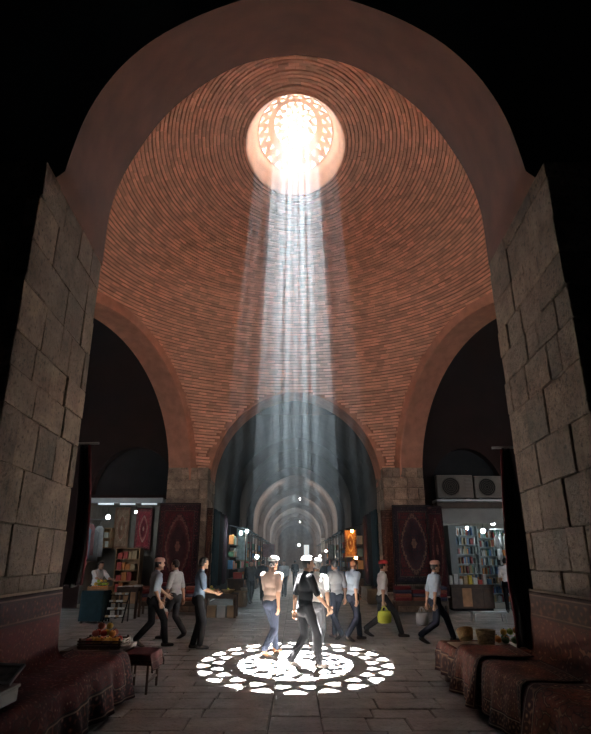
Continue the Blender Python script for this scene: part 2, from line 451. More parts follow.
archivolt('trim_1', Vector((0, YB)), Vector((1, 0)), Vector((0, 1)), DIST_B, .13, 1.30, 'terracotta arch over the mouth of the bazaar passage', .18)
ft = Vector((0, DY)) + DN*DIST_D
archivolt('trim_2', ft, dd, DN, DIST_D, .36, 1.0, 'terracotta side arch above the carpet shop')
archivolt('trim_3', Vector((-ft.x, ft.y)), Vector((-dd.x, dd.y)), Vector((-DN.x, DN.y)), DIST_D, .36, 1.0, 'terracotta side arch above the bookshop')

# far piers of coursed stone
def far_pier(s, name):
    rng = random.Random(31 if s < 0 else 41)
    x0, x1, y0, y1, zt = 3.22, 4.72, 20.5, 22.3, 4.93
    c = .06
    w = struct(MB().box(min(s*(x0+c), s*x1), max(s*(x0+c), s*x1), y0+c, y1, 0, zt-.01).build(name, M_joint), 'stone pier beside the passage mouth, hung with carpets')
    z = 0.0
    while z < zt-.1:
        h = min(rng.choice((.34, .38, .42)), zt-z)
        if zt-z-h < .2: h = zt-z
        xs = block_row(x0, x1, .30, .62, rng)
        for a, b in zip(xs, xs[1:]):
            pr = rng.uniform(-.012, .012); aa, bb = sorted((s*(a+.005), s*(b-.005)))
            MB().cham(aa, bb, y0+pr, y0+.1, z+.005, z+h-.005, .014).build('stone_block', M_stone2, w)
        ys = block_row(y0+.1, y1, .35, .7, rng)
        for a, b in zip(ys, ys[1:]):
            pr = rng.uniform(-.012, .012); aa, bb = sorted((s*(x0+pr), s*(x0+.1)))
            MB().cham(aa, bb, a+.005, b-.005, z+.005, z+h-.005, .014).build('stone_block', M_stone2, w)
        z += h
    return w
far_pier(-1, 'wall_pier_left'); far_pier(1, 'wall_pier_right')

# ---------------------------------------------------------------- side halls behind the side arches
YS = 22.3
def shop_wall(s, name, xa, xb, ztop, lun, label):
    """wall with a shop opening xa..xb and a blind round arch above it"""
    m = MB(); X = lambda x: s*x
    def quad(x0, x1, z0, z1, y=YS): m.add([(X(x0), y, z0), (X(x1), y, z0), (X(x1), y, z1), (X(x0), y, z1)], [(0, 1, 2, 3)])
    cx, hw, zb, zt = lun
    quad(3.3, xa, 0, 13); quad(xb, 16, 0, 13)
    N = 20; P = [(cx + hw*cos(pi*i/N), zb + (zt-zb)*sin(pi*i/N)) for i in range(N+1)]
    quad(xa, cx-hw, ztop, 13) if cx-hw > xa else None
    quad(cx+hw, xb, ztop, 13) if xb > cx+hw else None
    quad(max(xa, cx-hw), min(xb, cx+hw), ztop, zb)
    o = len(m.v); m.v += [(X(x), YS, z) for x, z in P] + [(X(x), YS, 13) for x, z in P] + [(X(x), YS+.45, z) for x, z in P]
    for i in range(N):
        m.f.append((o+i, o+i+1, o+N+2+i, o+N+1+i)); m.f.append((o+i, o+i+1, o+2*(N+1)+i+1, o+2*(N+1)+i))
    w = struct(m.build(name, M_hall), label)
    q = MB().add([(X(cx-hw-.1), YS+.45, zb-.1), (X(cx+hw+.1), YS+.45, zb-.1), (X(cx+hw+.1), YS+.45, zt+.1), (X(cx-hw-.1), YS+.45, zt+.1)], [(0, 1, 2, 3)])
    q.add([(X(cx-hw), YS, zb), (X(cx+hw), YS, zb), (X(cx+hw), YS+.45, zb), (X(cx-hw), YS+.45, zb)], [(0, 1, 2, 3)])
    q.build('blind_arch', plain('recess_black', (.012, .011, .012), .95, .2, 2), w)  # recess closed in plain black, darker than the wall around it
    return w
SLX0, SLX1, SLZ = 4.75, 8.15, 3.95        # carpet shop opening
SRX0, SRX1, SRZ = 5.35, 8.4, 3.55         # bookshop opening
shop_wall(-1, 'wall_back_left', SLX0, SLX1, SLZ, (6.45, 1.68, 4.12, 6.05), 'dark brown wall with a blind arch over the carpet shop')
shop_wall(1, 'wall_back_right', SRX0, SRX1, SRZ, (6.87, 1.50, 3.98, 6.0), 'dark brown wall with a blind arch over the bookshop')
m = MB()
for s in (-1, 1):
    m.add([(s*16, YF, 0), (s*16, YS, 0), (s*16, YS, 13), (s*16, YF, 13)], [(0, 1, 2, 3)])
struct(m.build('wall_side', M_hall), 'dark side walls of the halls beyond the arches')
m = MB(); N = 64; ZH = 13.03                # roof slab around the dome's crown
for k in range(N):
    a_ = 2*pi*k/N; ca, sa = cos(a_), sin(a_)
    m.v.append((2.6*ca, 13.4 + 3.5*sa, ZH))
for k in range(N):
    a_ = 2*pi*k/N; ca, sa = cos(a_), sin(a_)
    q = min(16/max(abs(ca), 1e-6), (8.9 if sa > 0 else 6.1)/max(abs(sa), 1e-6)); m.v.append((q*ca, 13.4 + q*sa, ZH))
m.f = [(k, (k+1) % N, N+(k+1) % N, N+k) for k in range(N)]
for sx in (-1, 1):
    for yy in (7.3, 22.3): m.add([(sx*16, yy, ZH+.01), (sx*11, yy, ZH+.01), (sx*16, 13.4, ZH+.01)], [(0, 1, 2)])
m.add([(-3.4, YS, 7.4), (3.4, YS, 7.4), (3.4, YS, 13), (-3.4, YS, 13)], [(0, 1, 2, 3)])
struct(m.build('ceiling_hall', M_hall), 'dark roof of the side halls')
# shop rooms
def shop_room(s, name, xa, xb, zt, yb, mat, label):
    m = MB(); X = lambda x: s*x
    m.add([(X(xa), YS, 0), (X(xb), YS, 0), (X(xb), yb, 0), (X(xa), yb, 0), (X(xa), YS, zt), (X(xb), YS, zt), (X(xb), yb, zt), (X(xa), yb, zt)],
          [(2, 3, 7, 6), (0, 3, 7, 4), (1, 2, 6, 5), (4, 5, 6, 7), (0, 1, 2, 3)])
    return struct(m.build(name, mat), label)
M_shop = plain('shop_plaster', (0.17, 0.15, 0.13), 0.9, 0.2, 2.5)
shop_room(-1, 'wall_shop_left', SLX0-.3, SLX1+.6, SLZ+.05, 25.6, M_shop, 'plastered room of the carpet shop')
shop_room(1, 'wall_shop_right', SRX0-.3, SRX1+.8, SRZ+.05, 25.2, M_shop, 'plastered room of the bookshop')

# ---------------------------------------------------------------- passage with its row of arches
def section(hw, zs, za, N=28, pt=.25):
    P = [(-hw, 0.0), (-hw, zs)]
    for i in range(1, N):
        a = pi*i/N; P.append((-hw*cos(a), zs + (za-zs-pt)*sin(a) + pt*(1-abs(cos(a)))**1.5))
    return P + [(hw, zs), (hw, 0.0)]
m = MB(); P = section(3.75, 4.6, 8.7); n = len(P); Y = [44, 58, 73, 90, 112]
for y in Y: m.v += [(x, y, z) for x, z in P]
m.f = [(k*n+i, k*n+i+1, (k+1)*n+i+1, (k+1)*n+i) for k in range(len(Y)-1) for i in range(n-1)]
m.add([(-4, 112, 0), (4, 112, 0), (4, 112, 9), (-4, 112, 9)], [(0, 1, 2, 3)])
passage = struct(m.build('ceiling_passage', M_vault), 'long vaulted passage running back through the bazaar')
m = MB()
for y in (YS, 33, 44): m.v += [(x, y, z) for x, z in P]
m.f = [(k*n+i, k*n+i+1, (k+1)*n+i+1, (k+1)*n+i) for k in range(2) for i in range(n-1)]
m.build('shaded_vault', M_vault2, passage)  # first bays take the vault colour darkened for shade
for k, y in enumerate((33, 44, 58, 73, 90, 106)):
    m = MB(); a = section(3.25, 4.7, 8.05); b = section(3.9, 4.7, 9.0); n = len(a)
    for q, yy in ((b, y), (a, y), (a, y+.9), (b, y+.9)): m.v += [(x, yy, z) for x, z in q]
    m.f = [(j*n+i, j*n+i+1, (j+1)*n+i+1, (j+1)*n+i) for j in range(3) for i in range(n-1)]
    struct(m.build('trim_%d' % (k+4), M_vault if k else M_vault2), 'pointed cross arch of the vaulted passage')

# ---------------------------------------------------------------- floor
floor = struct(MB().box(-16, 16, -9, 113, -.25, -.022).build('floor', M_bed), 'worn grey stone paving of the bazaar')
rng = random.Random(5)
stuff = MB(); count = 0
def slab(x0, x1, y0, y1, single):
    global count
    g = .007; z1 = rng.uniform(-.007, .004)
    if single:
        m = MB().cham(x0+g, x1-g, y0+g, y1-g, -.06, z1, .010)
        m.v = [(x+rng.uniform(-.006, .006), y+rng.uniform(-.006, .006), z+(rng.uniform(-.003, .003) if z > -.02 else 0)) for x, y, z in m.v]
        m.build('paving_slab', M_floor, floor); count += 1
    else:
        stuff.box(x0+g, x1-g, y0+g, y1-g, -.06, z1, .004, rng)
CW = .29                                   # half width of the runner of slabs down the middle
y = 3.0; rows = []
while y < 30:
    h = rng.choice((.34, .40, .46, .52)); rows.append((y, y+h)); y += h
for y0, y1 in rows:
    for s in (-1, 1):
        lim = min(9.5, 3.5 if y0 < 8 else 9.5)
        if y1 > 22: lim = 3.6
        xs = block_row(CW, lim, .42, .95, rng)
        for a, b in zip(xs, xs[1:]):
            aa, bb = sorted((s*a, s*b))
            vis = y0 > 6.2 and y0 < 14.2 and abs(a) < min(.47*y0, 2.3 if y0 < 8 else 4.7) and count < 268
            slab(aa, bb, y0, y1, vis)
y = 3.0
while y < 30:
    h = rng.uniform(.55, .9); slab(-CW, CW, y, y+h, 6.0 < y < 15 and count < 295); y += h
y = 30.0
while y < 110:
    for i in range(8): stuff.box(-3.6+.9*i+.01, -2.7+.9*i-.01, y+.01, y+.79, -.06, rng.uniform(-.006, .004))
    y += .8
st = stuff.build('paving', M_floor, floor); st['kind'] = 'stuff'

# ---------------------------------------------------------------- lantern over the dome
OA, OB = RXY*sin(T_OPEN), RXY*sin(T_OPEN)*ysc(T_OPEN)
OY = DY + .2*(1-T_OPEN/.8); OZ = DZ + RZ*cos(T_OPEN)
LA, LB, LY, LZ = 1.12, 1.62, 13.32, OZ + .38
M_lplaster = plain('lantern_plaster', (0.78, 0.50, 0.36), 0.8, 0.08, 5)
m = MB(); N = 72
prof = [(OA+.04, OB+.04, OY, OZ-.10), (OA-.02, OB-.02, OY, OZ-.06), ((OA+LA)/2+.02, (OB+LB)/2+.02, (OY+LY)/2, OZ+.20), (LA, LB, LY, LZ), (LA+.05, LB+.05, LY, LZ+.25)]
for a, b, yc, z in prof: m.v += [(a*cos(2*pi*k/N), yc+b*sin(2*pi*k/N), z) for k in range(N)]
m.f = [(i*N+k, i*N+(k+1) % N, (i+1)*N+(k+1) % N, (i+1)*N+k) for i in range(len(prof)-1) for k in range(N)]
drum = struct(m.build('trim_10', M_lplaster, smooth=True), 'pale plaster collar around the skylight')
# collar outside so that daylight enters only through the lattice
m = MB()
for a, b, z in ((LA+.05, LB+.05, LZ+.25), (2.6, 3.4, LZ+.22), (2.7, 3.5, OZ+.1)): m.v += [(a*cos(2*pi*k/N), LY+b*sin(2*pi*k/N), z) for k in range(N)]
m.f = [(i*N+k, i*N+(k+1) % N, (i+1)*N+(k+1) % N, (i+1)*N+k) for i in range(2) for k in range(N)]
m.build('roof_collar', M_mortar, drum)
def tri(rc, rin, rout, n, flip, w=.86, off=0.0):
    return ('tri', rin, rout, n, flip, w, off)
HOLES = [tri(0, .868, .985, 22, False, .66, 0), tri(0, .750, .856, 22, True, .54, .5),
         tri(0, .445, .560, 16, False, .80, 0), tri(0, .325, .435, 14, True, .78, .25),
         tri(0, .200, .315, 10, False, .8, 0), tri(0, .05, .190, 6, False, .85, 0)]
def is_hole(rho, th):
    for _, r0, r1, n, flip, w, off in HOLES:
        if r0 < rho < r1:
            k = (th/(2*pi)*n + off) % 1.0 - .5
            f = (rho-r0)/(r1-r0)
            hw = (1-f if flip else f)*.5*w
            if abs(k) < hw: return True
    return False
NR, NTH = 128, 352; RISE = .62
def cap_pt(rho, th, up=0.0):
    return (LA*rho*cos(th), LY + LB*rho*sin(th), LZ + RISE*(1-rho*rho) + up)
m = MB()
m.v = [cap_pt(max(.004, i/NR), 2*pi*k/NTH) for i in range(NR+1) for k in range(NTH)]
for i in range(NR):
    for k in range(NTH):
        if not is_hole((i+.5)/NR, 2*pi*(k+.5)/NTH): m.f.append((i*NTH+k, i*NTH+(k+1) % NTH, (i+1)*NTH+(k+1) % NTH, (i+1)*NTH+k))
mt, nt, b = new_mat('lantern_lattice')
b.inputs['Base Color'].default_value = (0.80, 0.56, 0.42, 1); b.inputs['Roughness'].default_value = .8
tr = nn(nt, 'ShaderNodeBsdfTranslucent'); tr.inputs[0].default_value = (0.85, 0.52, 0.36, 1)
mx = nn(nt, 'ShaderNodeMixShader'); mx.inputs[0].default_value = .0005
nt.links.new(b.outputs[0], mx.inputs[1]); nt.links.new(tr.outputs[0], mx.inputs[2]); nt.links.new(mx.outputs[0], nt.nodes['Material Output'].inputs[0])
lat = m.build('window_1', mt, thick=.02, fix=False)
struct(lat, 'pierced plaster lattice of triangular openings in the skylight')

# filter ring added over the outer lattice holes to weaken the shaft's edge
mg = bpy.data.materials.new('beam_filter'); mg.use_nodes = True; nt = mg.node_tree; nt.nodes.remove(nt.nodes['Principled BSDF'])
tg = nn(nt, 'ShaderNodeBsdfTransparent'); tg.inputs[0].default_value = (.17, .17, .17, 1); nt.links.new(tg.outputs[0], nt.nodes['Material Output'].inputs[0])
m = MB(); N = 66
m.v = [cap_pt(q, 2*pi*k/N, .03) for q in (.72, .80, .88, .95, 1.0) for k in range(N)]
m.f = [(i*N+k, i*N+(k+1) % N, (i+1)*N+(k+1) % N, (i+1)*N+k) for i in range(4) for k in range(N)]
m.build('filter_ring', mg, lat, smooth=True)

# ---------------------------------------------------------------- dusty air
mh = bpy.data.materials.new('dusty_air'); mh.use_nodes = True; nt = mh.node_tree
nt.nodes.remove(nt.nodes['Principled BSDF'])
vsn = nn(nt, 'ShaderNodeVolumeScatter'); vsn.inputs['Color'].default_value = (0.68, 0.86, 1.0, 1)
vsn.inputs['Anisotropy'].default_value = 0.15
HAZE = 0.0022                              # density by height is shaped to set the shaft's brightness
geo = nn(nt, 'ShaderNodeNewGeometry'); sep = nn(nt, 'ShaderNodeSeparateXYZ'); nt.links.new(geo.outputs['Position'], sep.inputs[0])
prof = ramp(nt, mathn(nt, 'MULTIPLY', sep.outputs[2], 1/15.0), [(2.0/15, (.10,)*3), (5.0/15, (.34,)*3), (8.5/15, (.95,)*3), (10.8/15, (.95,)*3), (12.8/15, (.30,)*3)])
nt.links.new(mathn(nt, 'MULTIPLY', prof, HAZE), vsn.inputs['Density'])
nt.links.new(vsn.outputs[0], nt.nodes['Material Output'].inputs['Volume'])
cy.volume_step_rate = 4.0; cy.volume_max_steps = 128
air = MB().box(-15.5, 15.5, -8.5, 111, -.02, 14.75).build('dusty_air', mh)
tag(air, 'dusty air filling the hall and showing the shaft of light', 'haze', kind='stuff')

# ================================================================== THINGS
RED = (0.17, 0.022, 0.024); DEEP = (0.075, 0.012, 0.016); NAVY = (0.018, 0.022, 0.045); CREAM = (0.42, 0.31, 0.22)
GOLD = (0.30, 0.17, 0.07); BROWN = (0.10, 0.045, 0.028); BLACK = (0.012, 0.010, 0.010); ROSE = (0.28, 0.06, 0.06)
rug_wine = rug_mat('rug_wine', (0.075, 0.012, 0.014), (0.028, 0.012, 0.016), (0.15, 0.05, 0.04), (0.36, 0.25, 0.18), 2.0, .0001, 26, .75)
rug_brown = rug_mat('rug_brown', (0.12, 0.04, 0.028), (0.05, 0.022, 0.018), (0.24, 0.11, 0.065), (0.40, 0.27, 0.18), 1.5, .0001, 20, .68)
rug_rust = rug_mat('rug_rust', (0.15, 0.045, 0.03), (0.05, 0.02, 0.02), (0.20, 0.10, 0.06), (0.40, 0.28, 0.18), 1.3, .0001, 17, .68)
rug_dark = rug_mat('rug_dark', DEEP, (0.022, 0.014, 0.018), (0.10, 0.03, 0.03), (0.20, 0.12, 0.09), 1.55, .34, 24, .7)
rug_navy = rug_mat('rug_navy', (0.10, 0.02, 0.022), (0.018, 0.018, 0.026), (0.04, 0.03, 0.04), (0.24, 0.17, 0.11), 1.55, .36, 22, .7)
rug_cream = rug_mat('rug_cream', (0.34, 0.24, 0.17), (0.24, 0.14, 0.09), (0.30, 0.10, 0.07), (0.55, 0.46, 0.36), 1.9, .30, 22)
rug_red = rug_mat('rug_red', (0.30, 0.035, 0.05), (0.10, 0.02, 0.03), (0.42, 0.16, 0.13), (0.50, 0.36, 0.28), 1.9, .30, 22)
rug_glow = rug_mat('rug_glow', (0.42, 0.20, 0.06), (0.20, 0.06, 0.03), (0.55, 0.34, 0.10), (0.70, 0.55, 0.30), 1.8, .34, 18)
M_wood = plain('dark_wood', (0.055, 0.032, 0.02), 0.6, 0.3, 6)
M_wood2 = plain('pine_wood', (0.30, 0.16, 0.075), 0.6, 0.25, 6)
M_black = plain('black_cloth', (0.010, 0.008, 0.008), 0.95, 0.2, 8)
M_redcl = plain('dark_red_cloth', (0.11, 0.012, 0.014), 0.95, 0.2, 8)
M_teal = plain('dark_teal_cloth', (0.012, 0.030, 0.036), 0.95, 0.2, 5)
M_white = plain('off_white', (0.55, 0.55, 0.52), 0.7, 0.06, 5)
M_metal = plain('grey_metal', (0.25, 0.26, 0.26), 0.45, 0.1, 5, metal=.4)
M_straw = plain('straw', (0.30, 0.19, 0.09), 0.85, 0.3, 40, bump=.5)
M_fringe = plain('rug_fringe', (0.33, 0.25, 0.19), 0.95, 0.15, 30)
M_seat = plain('bench_masonry', (0.12, 0.09, 0.075), 0.9, 0.2, 4, bump=.4)
BULB_W = emis('bulb_cold', (0.80, 0.95, 1.0), 75.0)
BULB_O = emis('bulb_warm', (1.0, 0.50, 0.16), 45.0)

def wx(y): return 2.78 + (y-5.04)*((hf[0].x+.01)-2.78)/2.26         # inner face of the big piers
def drape(name, s, y0, y1, mat, zt, zb, seat_x, seat_z, label, lift=0.0, seed=1, fringe=True, parts_from=0.0):
    """carpet over a bench: up the wall to zt (or lying only, zt=None), over the seat and down its front to zb"""
    rng = random.Random(seed); f1, f2, f3 = rng.uniform(0, 6), rng.uniform(0, 6), rng.uniform(0, 6)
    def path(y):
        P = []; w = wx(max(5.1, y)) - .03 - lift
        if zt is not None:
            k = max(0.02, min(1, 1-(y-7.30)/.12)); q = lambda z: seat_z + .02 + (z-seat_z-.02)*k
            P += [(w-.012, q(zt)), (w-.014, q((zt+seat_z)/2)), (w-.02, q(seat_z+.14)), (w-.07, q(seat_z+.035))]
        else: P += [(w-.06, seat_z+.02)]
        P += [((w+seat_x)/2, seat_z+.012), (seat_x+.06, seat_z+.014), (seat_x+.008, seat_z-.015), (seat_x-.012, seat_z-.09), (seat_x-.03, (seat_z+zb)/2), (seat_x-.045, zb)]
        return P
    NY, NS = int((y1-y0)*34), 40
    def pt(u, v):
        y = y0 + (y1-y0)*v; P = path(y)
        L = [0.0]
        for a, b in zip(P, P[1:]): L.append(L[-1] + hypot(b[0]-a[0], b[1]-a[1]))
        t = u*L[-1]; j = 0
        while j < len(L)-2 and L[j+1] < t: j += 1
        k = (t-L[j])/(L[j+1]-L[j]); x = P[j][0]+(P[j+1][0]-P[j][0])*k; z = P[j][1]+(P[j+1][1]-P[j][1])*k
        drop = max(0, seat_z - z) if x < seat_x+.02 else 0.0
        x -= .10*drop*(1+sin(7.5*y+f1)) + .05*drop*sin(17*y+f2)
        z += .010*sin(5*y+f3)*sin(9*x) if drop == 0 and (zt is None or z < seat_z+.1) else 0
        return (s*x, y + .012*sin(6*z+f1), z + lift)
    o = MB().grid(pt, NS, NY).build(name, mat, smooth=True, thick=.014)
    tag(o, label, 'rug')
    if fringe and zt is not None:
        m = MB(); k = 0
        n = int((y1-y0)/.028)
        for i in range(n):
            y = y0 + (y1-y0)*(i+.5)/n
            if y > 7.29: continue
            p = pt(0, (y-y0)/(y1-y0))
            m.box(p[0]-.006, p[0]+.006, y-.009, y+.009, p[2]-.012, p[2]+.022)
        m.build('fringe', M_fringe, o)
    return o
# --- benches along the piers
for s, nm in ((-1, 'left'), (1, 'right')):
    x0, x1 = sorted((s*2.22, s*2.74))
    b = thing('stone_bench', 'long low masonry bench under one wine red carpet' if s < 0 else 'long low masonry bench under several overlapping brown carpets', 'bench', (0, 0, 0))
    MB().cham(x0, x1, 3.7, 7.95, .46, .53, .01).build('seat_slab', M_seat, b)
    for k in range(6): MB().cham(x0+.03, x1-.03, 3.72+k*.7, 3.72+k*.7+.69, 0, .46, .01).build('base_block', M_seat, b)
drape('carpet', -1, 3.9, 8.0, rug_wine, 1.36, .07, 2.18, .55, 'long wine red carpet hung down the wall and over the bench', seed=2)
drape('carpet', 1, 3.7, 8.0, rug_brown, 1.34, .10, 2.19, .55, 'dark brown patterned carpet hung on the wall behind the brown rugs', seed=5)
drape('carpet', 1, 3.8, 5.75, rug_rust, None, .10, 2.13, .57, 'rust brown rug over the bench end away from the straw baskets', .03, seed=5)
drape('carpet', 1, 5.85, 7.0, rug_brown, None, .08, 2.125, .57, 'brown rug with pale borders over the middle of the bench', .03, seed=5)
drape('carpet', 1, 7.1, 8.02, rug_rust, None, .06, 2.12, .57, 'rust rug with hanging corner over the bench end beside the straw baskets', .055, seed=5)

# --- small tables at the bench ends
def stool(label, x0, x1, y0, y1, h):
    t = thing('low_stool', label, 'stool', ((x0+x1)/2, (y0+y1)/2, 0)); w, d = (x1-x0)/2, (y1-y0)/2
    MB().cham(-w, w, -d, d, h-.04, h, .006).build('top', M_wood, t)
    for a in (-1, 1):
        for b in (-1, 1): MB().cham(a*w-.03*(a > 0)-.0, a*w+.03*(a < 0), b*d-.03*(b > 0), b*d+.03*(b < 0), 0, h-.04, .004).build('leg', M_wood, t)
        MB().cham(a*(w-.02)-.01, a*(w-.02)+.01, -d+.03, d-.03, .12, .15, .003).build('stretcher', M_wood, t)
    return t
def overthrow(name, x0, x1, y0, y1, z, drop, mat, label, cat, seed=1, sides=(1, 1), wav=.02):
    """cloth lying on a table and hanging down in x and y"""
    rng = random.Random(seed); f = [rng.uniform(0, 6) for _ in range(4)]
    cx, cy_, w, d = (x0+x1)/2, (y0+y1)/2, (x1-x0)/2, (y1-y0)/2
    def pt(u, v):
        p = (u*2-1)*(w+drop*sides[0]); q = (v*2-1)*(d+drop*sides[1])
        ox, oy = max(0, abs(p)-w), max(0, abs(q)-d); dz = max(ox, oy)
        k = wav*min(1, dz*6)
        x = math.copysign(min(abs(p), w) + .008 + (k*(1+sin(16*q+f[0])) if ox > 0 else 0) + ox*.05, p)
        y = math.copysign(min(abs(q), d) + .008 + (k*(1+sin(16*p+f[1])) if oy > 0 else 0) + oy*.05, q)
        return (cx+x, cy_+y, z - dz + .004*sin(11*p+f[2]))
    return tag(MB().grid(pt, 44, 44).build(name, mat, smooth=True, thick=.010), label, cat)
stool('small dark wooden stool under a red rug past the bench end', -2.33, -1.98, 8.35, 8.95, .47)
overthrow('small_rug', -2.335, -1.975, 8.345, 8.955, .482, .22, rug_wine, 'small red rug thrown over the stool past the bench end', 'rug', 3, (1, .6))
def low_table(label, x0, x1, y0, y1, h, mat=None):
    t = thing('low_table', label, 'table', ((x0+x1)/2, (y0+y1)/2, 0)); w, d = (x1-x0)/2, (y1-y0)/2; mat = mat or M_wood
    MB().cham(-w, w, -d, d, h-.05, h, .008).build('top', mat, t)
    for a in (-1, 1):
        for b in (-1, 1):
            xx, yy = a*(w-.05), b*(d-.05); MB().cham(xx-.035, xx+.035, yy-.035, yy+.035, 0, h-.05, .005).build('leg', mat, t)
    for b in (-1, 1): MB().cham(-w+.05, w-.05, b*(d-.05)-.012, b*(d-.05)+.012, h-.15, h-.05, .003).build('apron', mat, t)
    return t
low_table('low dark table behind the red bench, carrying a fruit crate', -3.2, -2.4, 8.3, 9.25, .53)
low_table('low table beyond the brown bench, carrying straw and fruit', 2.2, 3.25, 8.25, 9.25, .53)
overthrow('table_cover', 2.19, 3.26, 8.24, 9.26, .542, .40, rug_rust, 'red brown rug covering the low table under the straw basket', 'rug', 6, (1, 1), .03)

# --- fruit
def fruit(name, p, r, col, label, group, squash=1.0, stem=True):
    m = MB(); n, k = 14, 9; mt = plain('fruit_%02d_%02d_%02d' % tuple(int(c*99) for c in col), col, .45, .22, 14, spec=.4)
    rr = random.Random(hash((round(p[0], 3), round(p[1], 3))) & 255); a, b = rr.uniform(-.4, .4), rr.uniform(-.4, .4)
    m.ball((0, 0, 0), (r, r, r*squash), n, k)
    m.v = [(x*(1+.05*sin(3*atan2(y, x))), y*(1+.04*cos(2*atan2(y, x))), z - .16*r*math.exp(-((x*x+y*y)/(r*r*.12)))*(1 if z > 0 else -.6)) for x, y, z in m.v]
    o = m.build(name, mt, smooth=True, loc=p); o.rotation_euler = (a, b, rr.uniform(0, 6)); tag(o, label, 'fruit', group)
    if stem: MB().tube([(0, 0, r*squash*.78), (.004, 0, r*squash*1.02), (.012, 0, r*squash*1.12)], [.006, .005, .006], 5).build('stem', M_wood, o)
    return o
def crate(name, label, c, w, d, h, mat, slats=3):
    t = thing(name, label, 'crate', c)
    for k in range(4):
        a = -w + 2*w*k/4; MB().cham(a+.006, a+2*w/4-.006, -d, d, 0, .014, .003).build('bottom_slat', mat, t)
    for k in range(slats):
        z = .02 + (h-.02)*k/slats; z1 = z + (h-.02)/slats - .012
        for s in (-1, 1):
            MB().cham(-w, w, s*d-.008, s*d+.008, z, z1, .003).build('side_slat', mat, t)
            MB().cham(s*w-.008, s*w+.008, -d+.01, d-.01, z, z1, .003).build('end_slat', mat, t)
    for a in (-1, 1):
        for b in (-1, 1): MB().cham(a*(w-.025)-.014, a*(w-.025)+.014, b*(d-.025)-.014, b*(d-.025)+.014, .014, h+.015, .003).build('corner_post', mat, t)
    return t
crate('fruit_crate', 'dark slatted crate of mixed fruit behind the red bench', (-2.72, 8.68, .53), .30, .23, .12, M_wood)
ORG, RDC, YEL, GRN, LIM, PNK = (0.62, 0.22, 0.03), (0.50, 0.05, 0.03), (0.62, 0.40, 0.06), (0.07, 0.16, 0.045), (0.34, 0.46, 0.05), (0.45, 0.13, 0.10)
names = {ORG: ('orange', 'round orange'), RDC: ('apple', 'red apple'), YEL: ('quince', 'yellow quince'), GRN: ('melon', 'dark green melon'), LIM: ('lime', 'lime green fruit'), PNK: ('pomegranate', 'pinkish pomegranate')}
rng = random.Random(17)
def pile(cx, cy_, z, w, d, cols, r, layers, where, group, rr):
    for L in range(layers):
        nx, ny = max(1, int((2*w-.02)/(2.2*r)) - L), max(1, int((2*d-.02)/(2.2*r)) - L)
        for i in range(nx):
            for j in range(ny):
                c = rr.choice(cols); q = r*rr.uniform(.84, .95)
                p = (cx + (i-(nx-1)/2)*2.2*r + rr.uniform(-.004, .004), cy_ + (j-(ny-1)/2)*2.2*r + rr.uniform(-.004, .004), z + r + L*1.66*r)
                fruit(names[c][0], p, q, c, names[c][1] + ' ' + where, group, rr.uniform(.9, 1.02))
pile(-2.72, 8.68, .565, .285, .215, (ORG, ORG, RDC, YEL, PNK, YEL), .055, 3, 'in the dark crate behind the red bench', 'fruit in the dark crate', rng)
# straw basket, hat-shaped lid and fruit on the table by the brown bench
def basket(label, c, r0, r1, h, mat, tilt=0.0):
    t = thing('straw_basket', label, 'basket', c); t.rotation_euler.x = tilt
    n = 9
    ln_ = MB().lathe([(r0*.98, 0.0), (r0, .0), (r1*.99, h), (r1*.93, h), (r0*.9, .015), (0, .015)], 26).build('liner', mat, t, smooth=True)
    for k in range(n):
        z = .012 + (h-.02)*k/(n-1); r = r0 + (r1-r0)*z/h + .006
        m = MB(); m.tube([(r*cos(2*pi*i/26), r*sin(2*pi*i/26), z) for i in range(27)], .010, 6, False); m.build('coil', mat, ln_, smooth=True)
    return t
basket('round coiled straw basket standing mouth up on a white cloth', (2.70, 8.62, .568), .095, .125, .19, M_straw)
basket('small tilted straw basket beside the larger coiled one', (2.47, 8.80, .612), .08, .105, .14, M_straw, -.5)
def platter(label, c, r):
    o = MB().lathe([(0, 0), (r*.75, .0), (r, .035), (r*.98, .045), (r*.74, .012), (0, .012)], 30).build('platter', M_straw, smooth=True, loc=c); return tag(o, label, 'platter')
m = MB()
def clothpt(u, v):
    x, y = (u-.5)*.95, (v-.5)*.62
    return (2.70+x, 8.66+y, 0.559 + .004*sin(13*x)*cos(11*y) - max(0, abs(x)-.46)*.3)
tag(MB().grid(clothpt, 24, 18).build('white_cloth', plain('linen', (0.36, .31, .26), .9, .12, 6), smooth=True, thick=.006), 'crumpled off-white cloth under the straw baskets', 'cloth')
rng = random.Random(4)
for k, (dx, dy, dz, c) in enumerate([(0, 0, 0, ORG), (.11, .02, 0, ORG), (.03, .11, 0, YEL), (.14, .13, .0, GRN), (.25, .0, 0, GRN), (.17, -.12, 0, GRN), (.05, -.12, 0, GRN), (.29, .12, 0, RDC), (.28, -.12, 0, PNK), (.10, .05, .085, YEL), (.19, .07, .09, LIM), (.27, .06, .10, ORG)]):
    r = {GRN: .056, ORG: .050, YEL: .048, LIM: .046, RDC: .048, PNK: .048}[c]; dx *= 1.12; dy *= 1.2; dz *= 1.05
    fruit(names[c][0], (2.90+dx, 8.72+dy, .575+r+dz), r, c, names[c][1] + ' heaped beside the straw baskets', 'fruit beside the straw baskets', .95 if c != GRN else .8)

